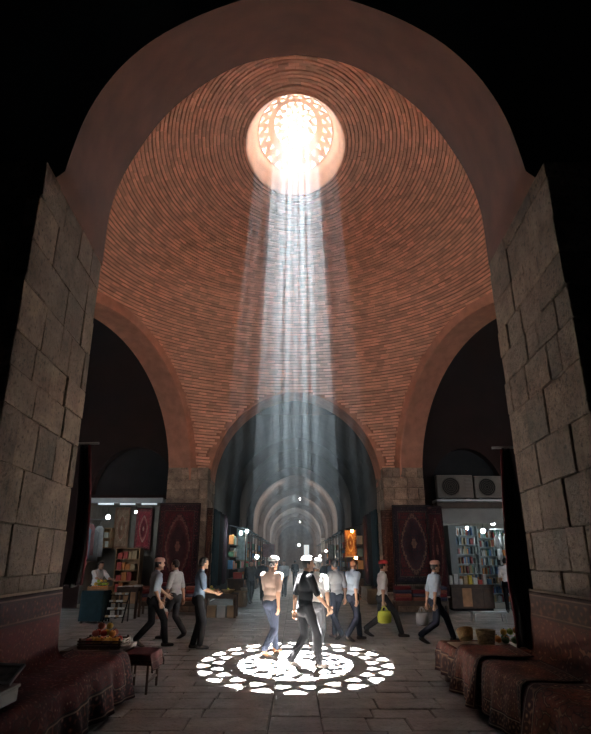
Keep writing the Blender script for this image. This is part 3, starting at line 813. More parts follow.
# --- hanging drapes at the far corners of the big piers
def hanging(name, Lp, Rp, y, mat, label, folds, depth, edge):
    Lq = [at(u, v, y) for u, v in Lp]; Rq = [at(u, v, y) for u, v in Rp]
    def pol(Q, t):
        t *= len(Q)-1; i = min(int(t), len(Q)-2); return Q[i].lerp(Q[i+1], t-i)
    def pt(u, v):
        p = pol(Lq, v).lerp(pol(Rq, v), u); k = .35 + .65*v
        return (p.x, p.y + depth*k*sin(folds*2*pi*u + 1.2*v), p.z + .02*sin(9*u))
    o = tag(MB().grid(pt, 60, 40).build(name, mat, smooth=True, thick=.02), label, 'drape')
    m = MB(); m.tube([tuple(Vector(pt(edge, v/20)) + Vector((0, -.02, 0))) for v in range(21)], .022, 6); m.build('edge_band', M_redcl, o, smooth=True)
    top = [pt(u/8, 0) for u in range(9)]
    m = MB(); m.tube([(top[0][0]-.12, y, top[0][2]+.03), (top[-1][0]+.12, y, top[-1][2]+.03)], .018, 8); m.build('rod', M_metal, o, smooth=True)
    return o
hanging('hanging_drape', [(81, 446), (78, 500), (72, 550), (62, 586)], [(90, 446), (90, 500), (86, 550), (80, 586)], 7.55, M_black, 'narrow black drape hanging at the corner of the stone pier by the carpet shop', 3, .05, 1.0)
hanging('hanging_drape', [(501, 450), (504, 510), (509, 580), (516, 620), (520, 648)], [(509, 450), (522, 510), (531, 580), (538, 620), (541, 648)], 7.55, M_black, 'broad black drape hanging at the corner of the stone pier by the bookshop', 4, .06, 0.0)

# --- small framed card on a box, on the red bench
tb = thing('wooden_box', 'dark wooden box on the red carpet of the bench', 'box', (-2.45, 4.95, .61))
MB().cham(-.17, .17, -.2, .2, 0, .10, .006).build('body', M_wood, tb); MB().cham(-.18, .18, -.21, .21, .10, .125, .005).build('lid', M_wood, tb)
tf = thing('picture_frame', 'small pale framed card leaning on the wooden box', 'frame', (-2.42, 5.02, .752)); tf.rotation_euler = (-.9, 0, -.25)
for a in (-1, 1):
    MB().cham(a*.13-.012, a*.13+.012, -.01, .01, 0, .2, .003).build('frame_side', M_metal, tf)
    MB().cham(-.142, .142, -.01, .01, (0 if a < 0 else .176), (.024 if a < 0 else .2), .003).build('frame_rail', M_metal, tf)
MB().box(-.12, .12, -.003, .003, .02, .18).build('card', plain('card_print', (.10, .10, .095), .8, .6, 16), tf)

# ================================================================== shops and stalls
def bulb(p, label, mat=BULB_W, r=.075, cord=.45, group=None, ztop=None):
    o = thing('light_bulb', label, 'lamp', p, 0, group)
    MB().ball((0, 0, 0), (r, r, r*1.12), 12, 8).build('glass', mat, o, smooth=True)
    sk = MB().lathe([(0.0, r*.95), (r*.45, r*.95), (r*.45, r*1.7), (r*.2, r*1.9), (0, r*1.9)], 10).build('socket', M_black, o)
    MB().tube([(0, 0, r*1.8), (0, 0, r*1.8+cord)], .008, 5).build('cord', M_black, sk)
    return o
def flat_rug(name, x0, x1, z0, z1, y, mat, label, lean=0.0, wave=.012, taper=0.0, seed=0, group=None, thick=.015):
    rr = random.Random(seed); f = rr.uniform(0, 6)
    def pt(u, v):
        z = z1 + (z0-z1)*v; cx = (x0+x1)/2; x = cx + (x0-cx + (x1-x0)*u)*(1 + taper*v)
        return (x, y - lean*v + wave*sin(7*u+f+2*v)*(.3+v), z)
    o = tag(MB().grid(pt, 16, 20).build(name, mat, smooth=True, thick=thick), label, 'rug', group)
    if True:
        m = MB()
        for i in range(24):
            p = pt((i+.5)/24, 1.0); m.box(p[0]-.008, p[0]+.008, p[1]-.004, p[1]+.004, p[2]-.06, p[2]+.005)
        m.build('fringe', M_fringe, o)
    return o
def P2(u0, v0, u1, v1, y):
    a, b = at(u0, v1, y), at(u1, v0, y); return a.x, b.x, a.z, b.z
# carpets on the far piers
x0, x1, z0, z1 = P2(153, 503, 201, 592, 20.36); flat_rug('carpet', x0, x1, z0, z1, 20.36, rug_dark, 'large dark red carpet hung on the pier beside the carpet shop', .05, .02, .03, 1)
x0, x1, z0, z1 = P2(203, 508, 213, 592, 20.30)
flat_rug('carpet', x0, x1, z0, z1, 20.30, rug_brown, 'narrow brown rug hung beside the large dark carpet on the pier', .10, .05, .1, 2)
x0, x1, z0, z1 = P2(396, 505, 430, 584, 20.36)
flat_rug('carpet', x0, x1, z0, z1, 20.34, rug_navy, 'black medallion carpet hung on the pier beside the bookshop', .18, .02, .12, 3)
x0, x1, z0, z1 = P2(385, 510, 394, 592, 20.34)
flat_rug('carpet', x0, x1, z0, z1, 20.45, rug_brown, 'narrow rug hung at the passage edge of the bookshop pier', .0, .015, 0, 4)
x0, x1, z0, z1 = P2(433, 506, 441, 596, 20.2)
flat_rug('carpet', x0, x1, z0, z1, 20.18, rug_dark, 'long dark runner hanging between medallion carpet and bookshop', .12, .05, .15, 6)

# carpet shop, left
def garment(p, w, h, mat, label, group):
    o = thing('hanging_garment', label, 'clothing', p, 0, group)
    prof = [(0, .20), (.10, .5), (.25, .46), (.7, .5), (1, .55)]
    m = MB(); n = 14
    for z, ww in prof: m.v += [(w*ww*cos(2*pi*k/n), .06*sin(2*pi*k/n)*(1+.3*sin(3*k)), -h*z) for k in range(n)]
    m.f = [(i*n+k, i*n+(k+1) % n, (i+1)*n+(k+1) % n, (i+1)*n+k) for i in range(len(prof)-1) for k in range(n)] + [tuple(range(n)), tuple((len(prof)-1)*n+k for k in range(n))]
    m.build('dress', mat, o, smooth=True)
    hg = MB().tube([(-w*.3, 0, -.02), (0, 0, .06), (w*.3, 0, -.02)], .008, 5).build('hanger', M_metal, o)
    MB().tube([(0, 0, .06), (0, 0, .12), (.03, 0, .14), (.05, 0, .11)], .006, 5).build('hook', M_metal, hg)
    return o
fas = thing('shop_fascia', 'pale strip light and lintel over the carpet shop', 'fascia', (0, 0, 0))
a = at(86, 503, 22.22); b = at(164, 498, 22.22)
MB().cham(a.x, b.x, 22.12, 22.28, a.z, b.z, .01).build('lintel', M_metal, fas)
for k in range(3): MB().cham(a.x+.5+k*.85, a.x+.5+k*.85+.6, 22.16, 22.24, a.z-.07, a.z-.01, .01).build('lamp_tube', emis('tube', (.85, .95, 1.0), .3), fas)
bulb(at(108, 517, 23.2), 'bare white bulb hanging in the carpet shop', r=.075, cord=.25)
bulb(at(136, 512, 24.2), 'dim white bulb near the hung red carpet', emis('bulb_dim', (.9, .95, 1), 22), .05, .25)
x0, x1, z0, z1 = P2(111, 507, 131, 549, 25.4); flat_rug('carpet', x0, x1, z0, z1, 25.45, rug_cream, 'cream and rose carpet hung on the back wall of the shop', 0, .01, 0, 7)
x0, x1, z0, z1 = P2(133, 508, 153, 550, 25.4); flat_rug('carpet', x0, x1, z0, z1, 25.45, rug_red, 'bright red carpet hung on the back wall of the shop', 0, .01, 0, 8)
gcol = [('blue_cotton', (.09, .13, .18), 'pale blue'), ('pink_cotton', (.20, .09, .095), 'dusty pink'), ('grey_cotton', (.14, .14, .15), 'grey'), ('white_cotton', (.26, .26, .26), 'white')]
for k, (u, v) in enumerate([(87, 527), (91, 524), (95, 530), (100, 526)]):
    n_, c_, w_ = gcol[k]; garment(at(u, v, 23.8 + .2*k), .42, 1.25, plain(n_, c_, .9, .15, 5), w_ + ' garment on a hanger at the side of the carpet shop', 'garments in the carpet shop')
a = at(84, 522, 23.7); b = at(104, 522, 24.6)
tag(MB().tube([(a.x-.2, 23.7, a.z+.12), (b.x+.1, 24.5, a.z+.14)], .02, 8).build('clothes_rail', M_metal, smooth=True), 'metal rail the garments hang from', 'rail')
def shelf_unit(name, label, x0, x1, y0, y1, z0, z1, nsh, mat, back=True):
    t = thing(name, label, 'shelf', ((x0+x1)/2, (y0+y1)/2, z0)); w, d, h = (x1-x0)/2, (y1-y0)/2, z1-z0
    for s in (-1, 1): MB().cham(s*w-.02, s*w+.02, -d, d, 0, h, .004).build('side_panel', mat, t)
    for k in range(nsh+1): MB().cham(-w+.02, w-.02, -d, d, h*k/nsh-(.03 if k else 0), h*k/nsh+(0 if k else .03), .003).build('shelf_board', mat, t)
    if back: MB().box(-w+.02, w-.02, d-.015, d-.005, .03, h-.03).build('back_panel', mat, t)
    return t
a0, a1, b0, b1 = P2(97, 528, 112, 548, 25.0)
shelf_unit('wall_shelf', 'small wall shelf of boxes under the bare bulb', a0, a1, 24.9, 25.4, b0, b1, 2, M_wood2)
def goods_box(p, w, d, h, mat, label, group, rz=0.0):
    o = thing('carton', label, 'box', (p[0], p[1], p[2]+(.003 if p[2] > .01 else 0)), rz, group)
    MB().cham(-w, w, -d, d, 0, h*.82, .006).build('body', mat, o); MB().cham(-w*1.03, w*1.03, -d*1.03, d*1.03, h*.80, h, .006).build('lid', mat, o); return o
BOXM = [plain('box_white', (.5, .49, .46), .8, .1, 5), plain('box_tan', (.34, .23, .13), .8, .15, 5), plain('box_orange', (.45, .15, .04), .7, .15, 5), plain('box_blue', (.07, .15, .24), .7, .15, 5), plain('box_green', (.08, .17, .09), .7, .15, 5), plain('box_red', (.33, .05, .04), .7, .15, 5)]
BOXN = ['white', 'tan', 'orange', 'blue', 'green', 'red']
sh_h = (b1-b0)/2
for k in range(4):
    c = (0, 1, 0, 1)[k]; goods_box((a0+.10+.14*k, 25.12, b0+.03+.0), .06, .12, sh_h*.6, BOXM[c], BOXN[c] + ' box on the small wall shelf', 'boxes on the wall shelf')
for k in range(3):
    c = (1, 0, 1)[k]; goods_box((a0+.14+.19*k, 25.12, b0+sh_h), .08, .12, sh_h*.55, BOXM[c], BOXN[c] + ' box on the upper board of the small wall shelf', 'boxes on the wall shelf')
a0, a1, b0, b1 = P2(113, 548, 142, 606, 24.8)
shelf_unit('goods_cabinet', 'open pine cabinet packed with orange and tan boxes', a0, a1, 24.5, 25.1, 0, b1, 5, M_wood2)
rng = random.Random(21)
for L in range(1, 5):
    x = a0+.06
    while x < a1-.27:
        w = rng.uniform(.06, .11); c = rng.choice((1, 2, 2, 5, 0)); goods_box((x+w, 24.72, b1*L/5), w, .16, b1/5*rng.uniform(.5, .8), BOXM[c], BOXN[c] + ' carton on the %s board up of the pine cabinet' % ['', 'second', 'third', 'fourth', 'fifth'][L], 'cartons in the pine cabinet'); x += 2*w+.02
# front of the carpet shop: counter, fruit stand, racks
def cloth_table(name, label, x0, x1, y0, y1, h, mat, cl):
    t = thing(name, label, 'table', ((x0+x1)/2, (y0+y1)/2, 0)); w, d = (x1-x0)/2, (y1-y0)/2
    MB().cham(-w, w, -d, d, h-.04, h, .008).build('top', mat, t)
    for a in (-1, 1):
        for b in (-1, 1): MB().cham(a*(w-.05)-.03, a*(w-.05)+.03, b*(d-.05)-.03, b*(d-.05)+.03, 0, h-.04, .004).build('leg', mat, t)
    n = 40; pts = [(-w, -d), (w, -d), (w, d), (-w, d)]; m = MB(); ring = []
    for i in range(4):
        a, b = Vector(pts[i]), Vector(pts[(i+1) % 4]); k = max(3, int((b-a).length/.05)); ring += [a.lerp(b, j/k) for j in range(k)]
    N = len(ring)
    for j, z in enumerate((h+.004, h-.05, h*.5, .06)):
        for i, p in enumerate(ring):
            q = 1 + (.0 if j == 0 else .012 + .02*j*(.5+.5*sin(i*1.1))*.5/max(.4, w)); m.v.append((p.x*q, p.y*q, z))
    m.f = [(j*N+i, j*N+(i+1) % N, (j+1)*N+(i+1) % N, (j+1)*N+i) for j in range(3) for i in range(N)]
    m.build('skirt_cloth', cl, t, smooth=True); return t
cloth_table('fruit_stand', 'stand skirted in dark teal cloth before the carpet shop', at(86, 600, 17.4).x, at(107, 600, 17.4).x, 17.0, 17.7, .86, M_wood, M_teal)
cx = at(99, 600, 17.3).x
crate('fruit_crate', 'crate of green and orange fruit on the teal stand', (cx, 17.3, .865), .30, .24, .10, M_wood2, 2)
rng = random.Random(8)
pile(cx, 17.25, .885, .28, .22, (ORG,), .052, 1, 'in the crate on the teal stand', 'fruit on the teal stand', rng)
pile(cx, 17.38, .975, .26, .13, (LIM, LIM, YEL), .05, 2, 'on top of the oranges on the teal stand', 'fruit on the teal stand', rng)
x0, x1 = at(119, 590, 18.6).x, at(141, 590, 18.6).x
low_table('trestle table spread with white papers before the carpet shop', x0, x1, 18.3, 18.85, .90, M_wood)
for k in range(3):
    xx = x0 + .13 + .24*k
    o = MB().cham(-.10, .10, -.17, .17, 0, .012+.02*k, .002).build('paper_stack', M_white, loc=(xx, 18.57, .903), rz=.08*(k-1)); tag(o, 'stack of white sheets lying on the trestle table', 'paper', 'paper stacks')
# slanted rack of small trays
x0, x1 = at(108, 600, 17.3).x, at(127, 600, 17.3).x
rk = thing('display_rack', 'slanted dark display rack of small pale trays', 'rack', ((x0+x1)/2, 17.3, 0))
w = (x1-x0)/2
for s in (-1, 1): MB().tube([(s*w, -.3, .02), (s*w, .25, .80), (s*w, .25, .0)], .02, 6).build('side_frame', M_black, rk)
for k in range(4):
    z = .16 + .19*k; y = -.22 + .13*k; sbd = MB().cham(-w, w, y-.09, y+.10, z-.02, z, .003).build('shelf_board', M_black, rk)
    for j in range(5): MB().cham(-w+.05+j*(2*w-.06)/5, -w+.05+(j+.72)*(2*w-.06)/5, y-.07, y+.06, z, z+.05, .004).build('tray', BOXM[0] if (k+j) % 3 else BOXM[1], sbd)
# folded rugs on a bench under the dark carpet
FOLD = [(M_redcl, 'dark red'), (plain('rug_fold_rust', (.16, .05, .03), .95, .3, 20), 'rust brown'), (plain('rug_fold_navy', (.03, .03, .05), .95, .3, 20), 'navy')]
def fold_stacks(x0, x1, y, zb, stacks, place, sh=0):
    for k, nL in enumerate(stacks):
        for L in range(nL):
            ww = (x1-x0)/len(stacks)-.06; m = MB(); xx = x0 + .03 + k*(x1-x0)/len(stacks); z = zb + .004 + L*.112
            prof = [(-.24, .0), (-.26, .05), (-.24, .105), (.22, .107), (.22, .06), (-.19, .056), (-.19, .05), (.22, .045), (.22, .0)]
            n = len(prof); m.v = [(xx, y+a, z+b) for a, b in prof] + [(xx+ww, y+a, z+b) for a, b in prof]
            m.f = [(i, (i+1) % n, n+(i+1) % n, n+i) for i in range(n)] + [tuple(range(n)), tuple(range(2*n-1, n-1, -1))]
            mt, nm = FOLD[(k+L+sh) % 3]
            tag(m.build('folded_rug', mt), nm + ' folded rug, %s in its stack by the %s' % (['bottom', 'second', 'third', 'fourth', 'fifth'][L], place), 'rug', 'folded rugs by the ' + place)
x0, x1 = at(140, 600, 19.6).x, at(200, 600, 19.6).x
low_table('low wooden bench stacked with folded rugs under the dark carpet', x0, x1, 19.4, 19.95, .42, M_wood)
fold_stacks(x0, x1, 19.69, .42, (4, 5, 3, 4), 'carpet shop pier', 1)
# sacks at the mouth of the passage
def sack(p, r, h, mat, label, group):
    o = thing('produce_sack', label, 'sack', p, 0, group); n = 20
    pr = [(0, 0), (.85, 0), (1.0, .12), (1.04, .45), (.95, .78), (.98, .92), (1.06, 1.0), (1.0, 1.03), (.88, .93)]
    m = MB()
    for q, z in pr: m.v += [(r*max(q, .01)*cos(2*pi*i/n)*(1+.05*sin(3*i+5*z)), r*max(q, .01)*sin(2*pi*i/n)*(1+.05*cos(2*i+4*z)), h*z) for i in range(n)]
    m.f = [(j*n+i, j*n+(i+1) % n, (j+1)*n+(i+1) % n, (j+1)*n+i) for j in range(len(pr)-1) for i in range(n)]
    m.build('cloth', mat, o, smooth=True)
    MB().ball((0, 0, h*.86), (r*.86, r*.86, h*.12), 16, 8).build('contents', plain('grain_'+mat.name, (.35, .24, .10), .9, .3, 60), o, smooth=True)
    return o
SK = [plain('jute', (.24, .17, .10), .95, .2, 30), plain('pale_sack', (.40, .37, .31), .95, .15, 20)]
for k, (u, v, r) in enumerate(((240, 607, .26), (246, 602, .24), (374, 604, .26), (367, 600, .24))):
    p = fl(u, v); sack((p.x, p.y, 0), r, .55, SK[k % 2], ('brown jute', 'pale cloth')[k % 2] + ' sack of grain standing by the ' + ('produce table' if k < 2 else 'far pier of the bookshop'), 'sacks at the passage mouth')

# bookshop, right
def ac_unit(label, u0, v0, u1, v1, y):
    a0, a1, b0, b1 = P2(u0, v0, u1, v1, y); b0 = zt + .055; t = thing('air_conditioner', label, 'air conditioner', ((a0+a1)/2, y, b0)); w, h = (a1-a0)/2, b1-b0
    case = plain('ac_case', (.11, .095, .08), .6, .1, 4)
    cas = MB().cham(-w, w, 0, .34, 0, h, .02).build('casing', case, t)
    cx = -w*.25; r = h*.42
    fr = MB().lathe([(r*1.06, 0), (r*1.06, .03), (r*.94, .03), (r*.94, 0)], 28).build('fan_ring', case, cas); fr.rotation_euler.x = pi/2; fr.location = (cx, .005, h*.5)
    q = MB().lathe([(0, 0), (r*.94, 0), (r*.94, .01), (0, .01)], 24).build('fan_recess', M_black, cas); q.rotation_euler.x = pi/2; q.location = (cx, .004, h*.5)
    for k in range(5):
        rr_ = r*(.18+.18*k); m = MB(); m.tube([(cx+rr_*cos(2*pi*i/24), -.02, h*.5+rr_*sin(2*pi*i/24)) for i in range(25)], .006, 5, False); m.build('grille_ring', case, cas)
    for k in range(5): MB().cham(w*.55, w*.92, -.012, 0, h*.15+k*h*.15, h*.15+k*h*.15+h*.08, .003).build('louvre', case, cas)
    for s in (-1, 1): MB().cham(s*w*.7-.03, s*w*.7+.03, .02, .32, -.05, 0, .004).build('foot', M_metal, t)
    return t
ledge_z = at(470, 503, 21.7).z
lg = thing('shop_fascia', 'grey ledge and awning box over the bookshop', 'fascia', (0, 0, 0))
a = at(436, 503, 21.7); b = at(511, 503, 21.7)
zt = at(470, 499.5, 21.7).z
MB().cham(a.x, b.x+.3, 21.55, 22.28, zt-.09, zt, .01).build('ledge', M_metal, lg)
z2 = at(470, 508, 21.9).z; z3 = at(470, 523, 21.9).z
MB().cham(a.x+.05, b.x+.3, 21.75, 22.27, z2-.02, zt-.09, .01).build('shutter_box', M_wood, lg)
MB().add([(a.x+.15, 21.85, z2-.02), (b.x+.3, 21.85, z2-.02), (b.x+.3, 22.15, z3), (a.x+.35, 22.15, z3)], [(0, 1, 2, 3)]).build('awning_board', plain('awning', (.30, .29, .27), .7, .1, 3), lg, thick=.03)
ac_unit('large dusty outdoor air conditioner beside the stone pier', 438, 475, 472, 498, 21.75)
ac_unit('smaller outdoor air conditioner further from the stone pier', 476, 476, 506, 498.5, 21.75)
for (u, v, r) in ((467, 528, .055), (483, 531, .082), (493, 523, .075)):
    bulb(at(u, v, 23.2 if r < .06 else 22.9), {.055: 'small white bulb at the pier side of the bookshop', .082: 'big white bulb hanging low before the bookshelves', .075: 'white bulb hanging high under the bookshop awning'}[r], r=r, cord=.22)
ORD = ['bottom', 'second', 'third', 'fourth', 'fifth', 'sixth', 'seventh', 'eighth']
def bookcase(label, x0, x1, yb, z0, z1, nsh, seed, where, group, rz=0.0, depth=.28):
    t = thing('bookcase', label, 'bookcase', ((x0+x1)/2, yb, z0), rz); w, h = (x1-x0)/2, z1-z0
    mt = plain('shelf_paint', (.20, .22, .22), .6, .1, 4)
    for s in (-1, 1): MB().cham(s*w-.02, s*w+.02, -depth, 0, 0, h, .004).build('side_panel', mt, t)
    for k in range(nsh+1): MB().cham(-w+.02, w-.02, -depth, 0, h*k/nsh-(.03 if k else 0), h*k/nsh+(0 if k else .03), .003).build('shelf_board', mt, t)
    MB().box(-w+.02, w-.02, -.012, -.002, .03, h-.03).build('back_panel', mt, t)
    rr = random.Random(seed); M3 = Matrix.Translation(t.location) @ Matrix.Rotation(rz, 4, 'Z')
    for k in range(nsh):
        x = -w+.05; z = h*k/nsh + (.03 if k == 0 else 0)
        while x < w-.13:
            bw = rr.uniform(.035, .075); bh = h/nsh*rr.uniform(.55, .86 if k else .76); c = rr.randrange(8)
            p = M3 @ Vector((x+bw/2, -depth*.55, z+.002)); book(p, bw, rr.uniform(.15, .2), bh, c, where.replace('in the', 'on the %s of the' % (ORD[k] + (' shelf up' if k else ' shelf'))), group, rz); x += bw + rr.choice((.004, .004, .004, .08))
    return t
BK = [('dark red', (.30, .04, .04)), ('white', (.55, .55, .52)), ('blue', (.06, .14, .30)), ('green', (.06, .20, .12)), ('tan', (.38, .27, .15)), ('orange', (.50, .18, .05)), ('black', (.03, .03, .035)), ('pale blue', (.30, .42, .46))]
BOOKS = {}
ORD = ['bottom', 'second', 'third', 'fourth', 'fifth', 'sixth', 'seventh', 'eighth']
def book(p, w, d, h, c, where, group, rz=0.0):
    """covers and spine round a page block, one mesh per size class shared between look-alikes"""
    key = (c, round(w, 2), round(h, 2))
    if key not in BOOKS:
        W_, H_ = round(w, 2)-.004, round(h, 2)
        cov = MB(); cov.box(-W_/2, -W_/2+.004, -d/2, d/2, 0, H_); cov.box(W_/2-.004, W_/2, -d/2, d/2, 0, H_); cov.box(-W_/2+.004, W_/2-.004, -d/2, -d/2+.005, 0, H_)
        cov.box(-W_/2+.004, W_/2-.004, -d/2+.006, d/2-.008, .006, H_-.008)
        me = bpy.data.meshes.new('book'); me.from_pydata(cov.v, [], cov.f); me.materials.append(plain('book_'+BK[c][0].replace(' ', '_'), tuple(x*.62 for x in BK[c][1]), .6, .12, 8)); me.materials.append(M_white)
        for i in range(18, 24): me.polygons[i].material_index = 1
        BOOKS[key] = me
    o = bpy.data.objects.new('book', BOOKS[key]); COL.objects.link(o); o.location = p; o.rotation_euler.z = rz
    return tag(o, BK[c][0] + ' book ' + where, 'book', group)
X0 = at(453, 560, 24.9).x; X1 = at(480, 560, 24.9).x; X2 = at(511, 560, 24.9).x; ZT = at(470, 526, 24.9).z
bookcase('tall grey bookcase full of books next to the slanted side shelf', X0, X1-.02, 25.15, 0, ZT, 8, 3, 'in the bookcase next to the side shelf', 'books in the first tall bookcase')
bookcase('tall grey bookcase full of books behind the hanging bags', X1+.02, X2, 25.15, 0, ZT-.12, 8, 5, 'in the bookcase behind the hanging bags', 'books in the second tall bookcase')
bookcase('side bookcase standing along the pier wall of the bookshop', 5.15, 7.0, 23.6, 0, ZT-.1, 6, 9, 'in the side bookcase of the bookshop', 'books in the side bookcase', rz=pi/2)
sb = [o for o in COL.objects if o.get('label', '').startswith('side bookcase')][0]
# side case stands along x = const: move it and its books to the pier-side wall
dx = at(449, 560, 23.0).x - .02 - sb.location.x
for o in [sb] + [o for o in COL.objects if o.get('group') == 'books in the side bookcase']: o.location.x += dx
for k, (u, v) in enumerate([(496, 534), (500, 533), (504, 535), (499, 545)]):
    p = at(u, v, 22.75+.2*k); o = thing('plastic_bag', 'clear plastic bag of paper goods hanging in the bookshop', 'bag', p, 0, 'hanging plastic bags')
    MB().lathe([(.012, 0), (.03, -.05), (.09, -.14), (.11, -.4), (.10, -.55), (0, -.57)], 14, sy=.5).build('sack', plain('clear_bag', (.42, .44, .42), .35, .2, 9), o, smooth=True)
    MB().tube([(-.01, 0, -.02), (0, 0, .06), (.01, 0, -.02)], .006, 5).build('loop', M_white, o)
tag(MB().tube([(at(490, 530, 23.0).x, 23.0, at(490, 531, 23).z+.06), (at(512, 530, 23).x, 23.0, at(512, 531, 23).z+.06)], .018, 8).build('hanging_rail', M_metal, smooth=True), 'rail carrying plastic bags in the bookshop', 'rail')
# counter with goods
x0, x1 = at(448, 590, 21.3).x, at(492, 590, 21.3).x
ct = thing('shop_counter', 'dark wooden counter heaped with goods before the bookshop', 'counter', ((x0+x1)/2, 21.3, 0)); w = (x1-x0)/2
MB().cham(-w, w, -.3, .3, .80, .86, .01).build('top', M_wood, ct); cbd = MB().cham(-w+.04, w-.04, -.26, .26, .08, .80, .008).build('body', M_wood, ct); MB().cham(-w+.08, w-.08, -.2, .24, 0, .08, .004).build('plinth', M_black, ct)
for k in range(4): MB().cham(-w+.06+k*(2*w-.1)/4, -w+.02+(k+1)*(2*w-.1)/4, -.275, -.26, .14, .74, .004).build('front_panel', M_wood2 if k == 1 else M_wood, cbd)
rng = random.Random(14)
for k in range(9):
    c = (7, 1, 7, 4, 5, 7, 0, 1, 2)[k]; xx = x0 + .1 + (x1-x0-.2)*k/8
    mt = plain('box_yellow', (.50, .36, .05), .7, .1, 5) if k == 4 else (BOXM[0] if c in (7, 1) else BOXM[1] if c == 4 else BOXM[5] if c == 0 else BOXM[3])
    nm = 'bright yellow' if k == 4 else ('white' if c in (7, 1) else 'tan' if c == 4 else 'red' if c == 0 else 'blue')
    goods_box((xx, 21.22, .862), rng.uniform(.05, .085), .11, rng.uniform(.12, .36) if k != 4 else .30, mt, nm + ' box on the dark counter of the bookshop', 'boxes on the bookshop counter')
# metal step in front
p = fl(489, 622); o = thing('metal_step', 'low grey metal step on the floor before the bookshop', 'step', (p.x, p.y, 0))
MB().cham(-.5, .5, -.2, .2, .24, .28, .006).build('tread', M_metal, o)
for a in (-1, 1):
    for b in (-1, 1): MB().tube([(a*.46, b*.17, 0), (a*.44, b*.16, .24)], .018, 6).build('leg', M_metal, o)
# folded rugs on a bench in front of the right pier
x0, x1 = at(394, 600, 19.7).x, at(447, 600, 19.7).x
low_table('low wooden bench stacked with folded rugs by the bookshop pier', x0, x1, 19.45, 20.05, .42, M_wood)
fold_stacks(x0, x1, 19.75, .42, (4, 3, 4), 'bookshop pier')
# produce stall at the passage mouth, left
x0, x1 = at(203, 600, 18.6).x, at(237, 600, 18.6).x
ps = low_table('rough produce table at the mouth of the passage', x0, x1, 18.5, 19.15, .70, M_wood)
def bowl(p, r, mat, label):
    return tag(MB().lathe([(0, 0), (r*.45, 0), (r*.9, r*.38), (r, r*.52), (r*.95, r*.52), (r*.82, r*.36), (r*.4, .02), (0, .02)], 24).build('bowl', mat, smooth=True, loc=p), label, 'bowl')
bowl((at(228, 592, 18.7).x, 18.72, .70), .22, M_straw, 'wide pale bowl on the produce table')
crate('fruit_crate', 'crate of lime green fruit on the produce table', (at(211, 592, 18.7).x, 18.8, .70), .22, .2, .12, M_wood2, 2)
rng = random.Random(31)
pile(at(211, 592, 18.7).x, 18.8, .735, .19, .17, (LIM, YEL), .055, 2, 'in the crate on the produce table', 'fruit on the produce table', rng)
pile(at(228, 592, 18.7).x, 18.72, .765, .12, .12, (LIM, YEL), .05, 1, 'in the wide bowl on the produce table', 'fruit in the wide bowl', rng)
for k in range(3):
    c = (1, 0, 1)[k]; goods_box((x0+.26+.31*k, 18.80, 0), .13, .15, .34, BOXM[1 if k != 1 else 0], ('tan', 'white', 'tan')[k] + ' carton stored under the produce table', 'cartons under the produce table')
# cloths hung at both sides of the passage mouth
for s, (u0, u1), lab in ((-1, (213, 236), 'carpet shop'), (1, (361, 383), 'bookshop')):
    for k in range(3):
        y = 23.2 + 1.45*k; a = at(u0, 510, y); b = at(u1, 590, y); x = s*3.35
        def pt(u, v, y=y, x=x, k=k): return (x - s*(.10 + .07*sin(22*u+k)), y - .55 + 1.4*u, 3.6 - 2.9*v + .03*sin(8*u))
        o = MB().grid(pt, 30, 12).build('hanging_cloth', (M_teal, M_black, plain('dark_plum_cloth', (.035, .012, .02), .95, .2, 6))[k], smooth=True, thick=.02)
        tag(o, ('dark teal', 'black', 'dark plum')[k] + ' cloth hung along the passage wall on the ' + lab + ' side', 'cloth', 'cloths along the passage walls')

# stalls further down the passage
ORD6 = ['first', 'second', 'third', 'fourth', 'fifth', 'sixth']
def market_stall(s, y, L, lit, idx, warm=False):
    side = 'carpet shop side' if s < 0 else 'bookshop side'
    t = thing('market_stall', ('warmly lit' if warm else 'brightly lit' if lit else 'dim') + ' market stall down the passage on the ' + side + (', number %s from the dome' % ['first', 'second', 'third', 'fourth', 'fifth', 'sixth'][idx]).replace('number ', ''), 'stall', (s*3.2, y, 0))
    w = .85
    MB().cham(min(0, -s*w), max(0, -s*w), 0, L, .80, .86, .01).build('counter_top', M_wood, t)
    MB().cham(min(-s*.05, -s*(w-.05)), max(-s*.05, -s*(w-.05)), .05, L-.05, 0, .80, .008).build('counter_body', M_wood2 if idx % 2 else M_wood, t)
    for yy in (.06, L-.06): MB().cham(-s*w-.03, -s*w+.03, yy-.03, yy+.03, .86, 3.1, .004).build('post', M_wood, t)
    MB().add([(0, -.1, 3.3), (-s*(w+.25), -.1, 3.0), (-s*(w+.25), L+.1, 3.0), (0, L+.1, 3.3)], [(0, 1, 2, 3)]).build('canopy', M_teal if idx % 2 else M_black, t, thick=.03)
    for k in range(3): MB().cham(min(0, -s*.28), max(0, -s*.28), .05, L-.05, 1.25+.55*k, 1.28+.55*k, .004).build('shelf_board', M_wood, t)
    rr = random.Random(50+idx*3+(s > 0))
    for k in range(3):
        for j in range(int(L/.45)):
            c = rr.randrange(6); goods_box((s*3.2 - s*.14, y+.28+.44*j, 1.28+.55*k), .11, .17, rr.uniform(.2, .42), BOXM[c], BOXN[c] + ' box on the shelves of the %s stall, %s' % (ORD6[idx], side), 'boxes on passage stalls')
    for j in range(int(L/.5)):
        c = rr.randrange(6); goods_box((s*3.2 - s*.5, y+.3+.48*j, .862), .2, .18, rr.uniform(.12, .3), BOXM[c], BOXN[c] + ' box on the counter of the %s stall, %s' % (ORD6[idx], side), 'boxes on passage stalls')
    return t
for idx, (y, L) in enumerate(((27.2, 2.6), (31.0, 2.4), (36.0, 3.0), (41.5, 2.6), (48.0, 3.2), (55.0, 3.2))):
    for s in (-1, 1): market_stall(s, y, L, idx % 2 == 0 or s < 0, idx, s > 0 and idx < 3)
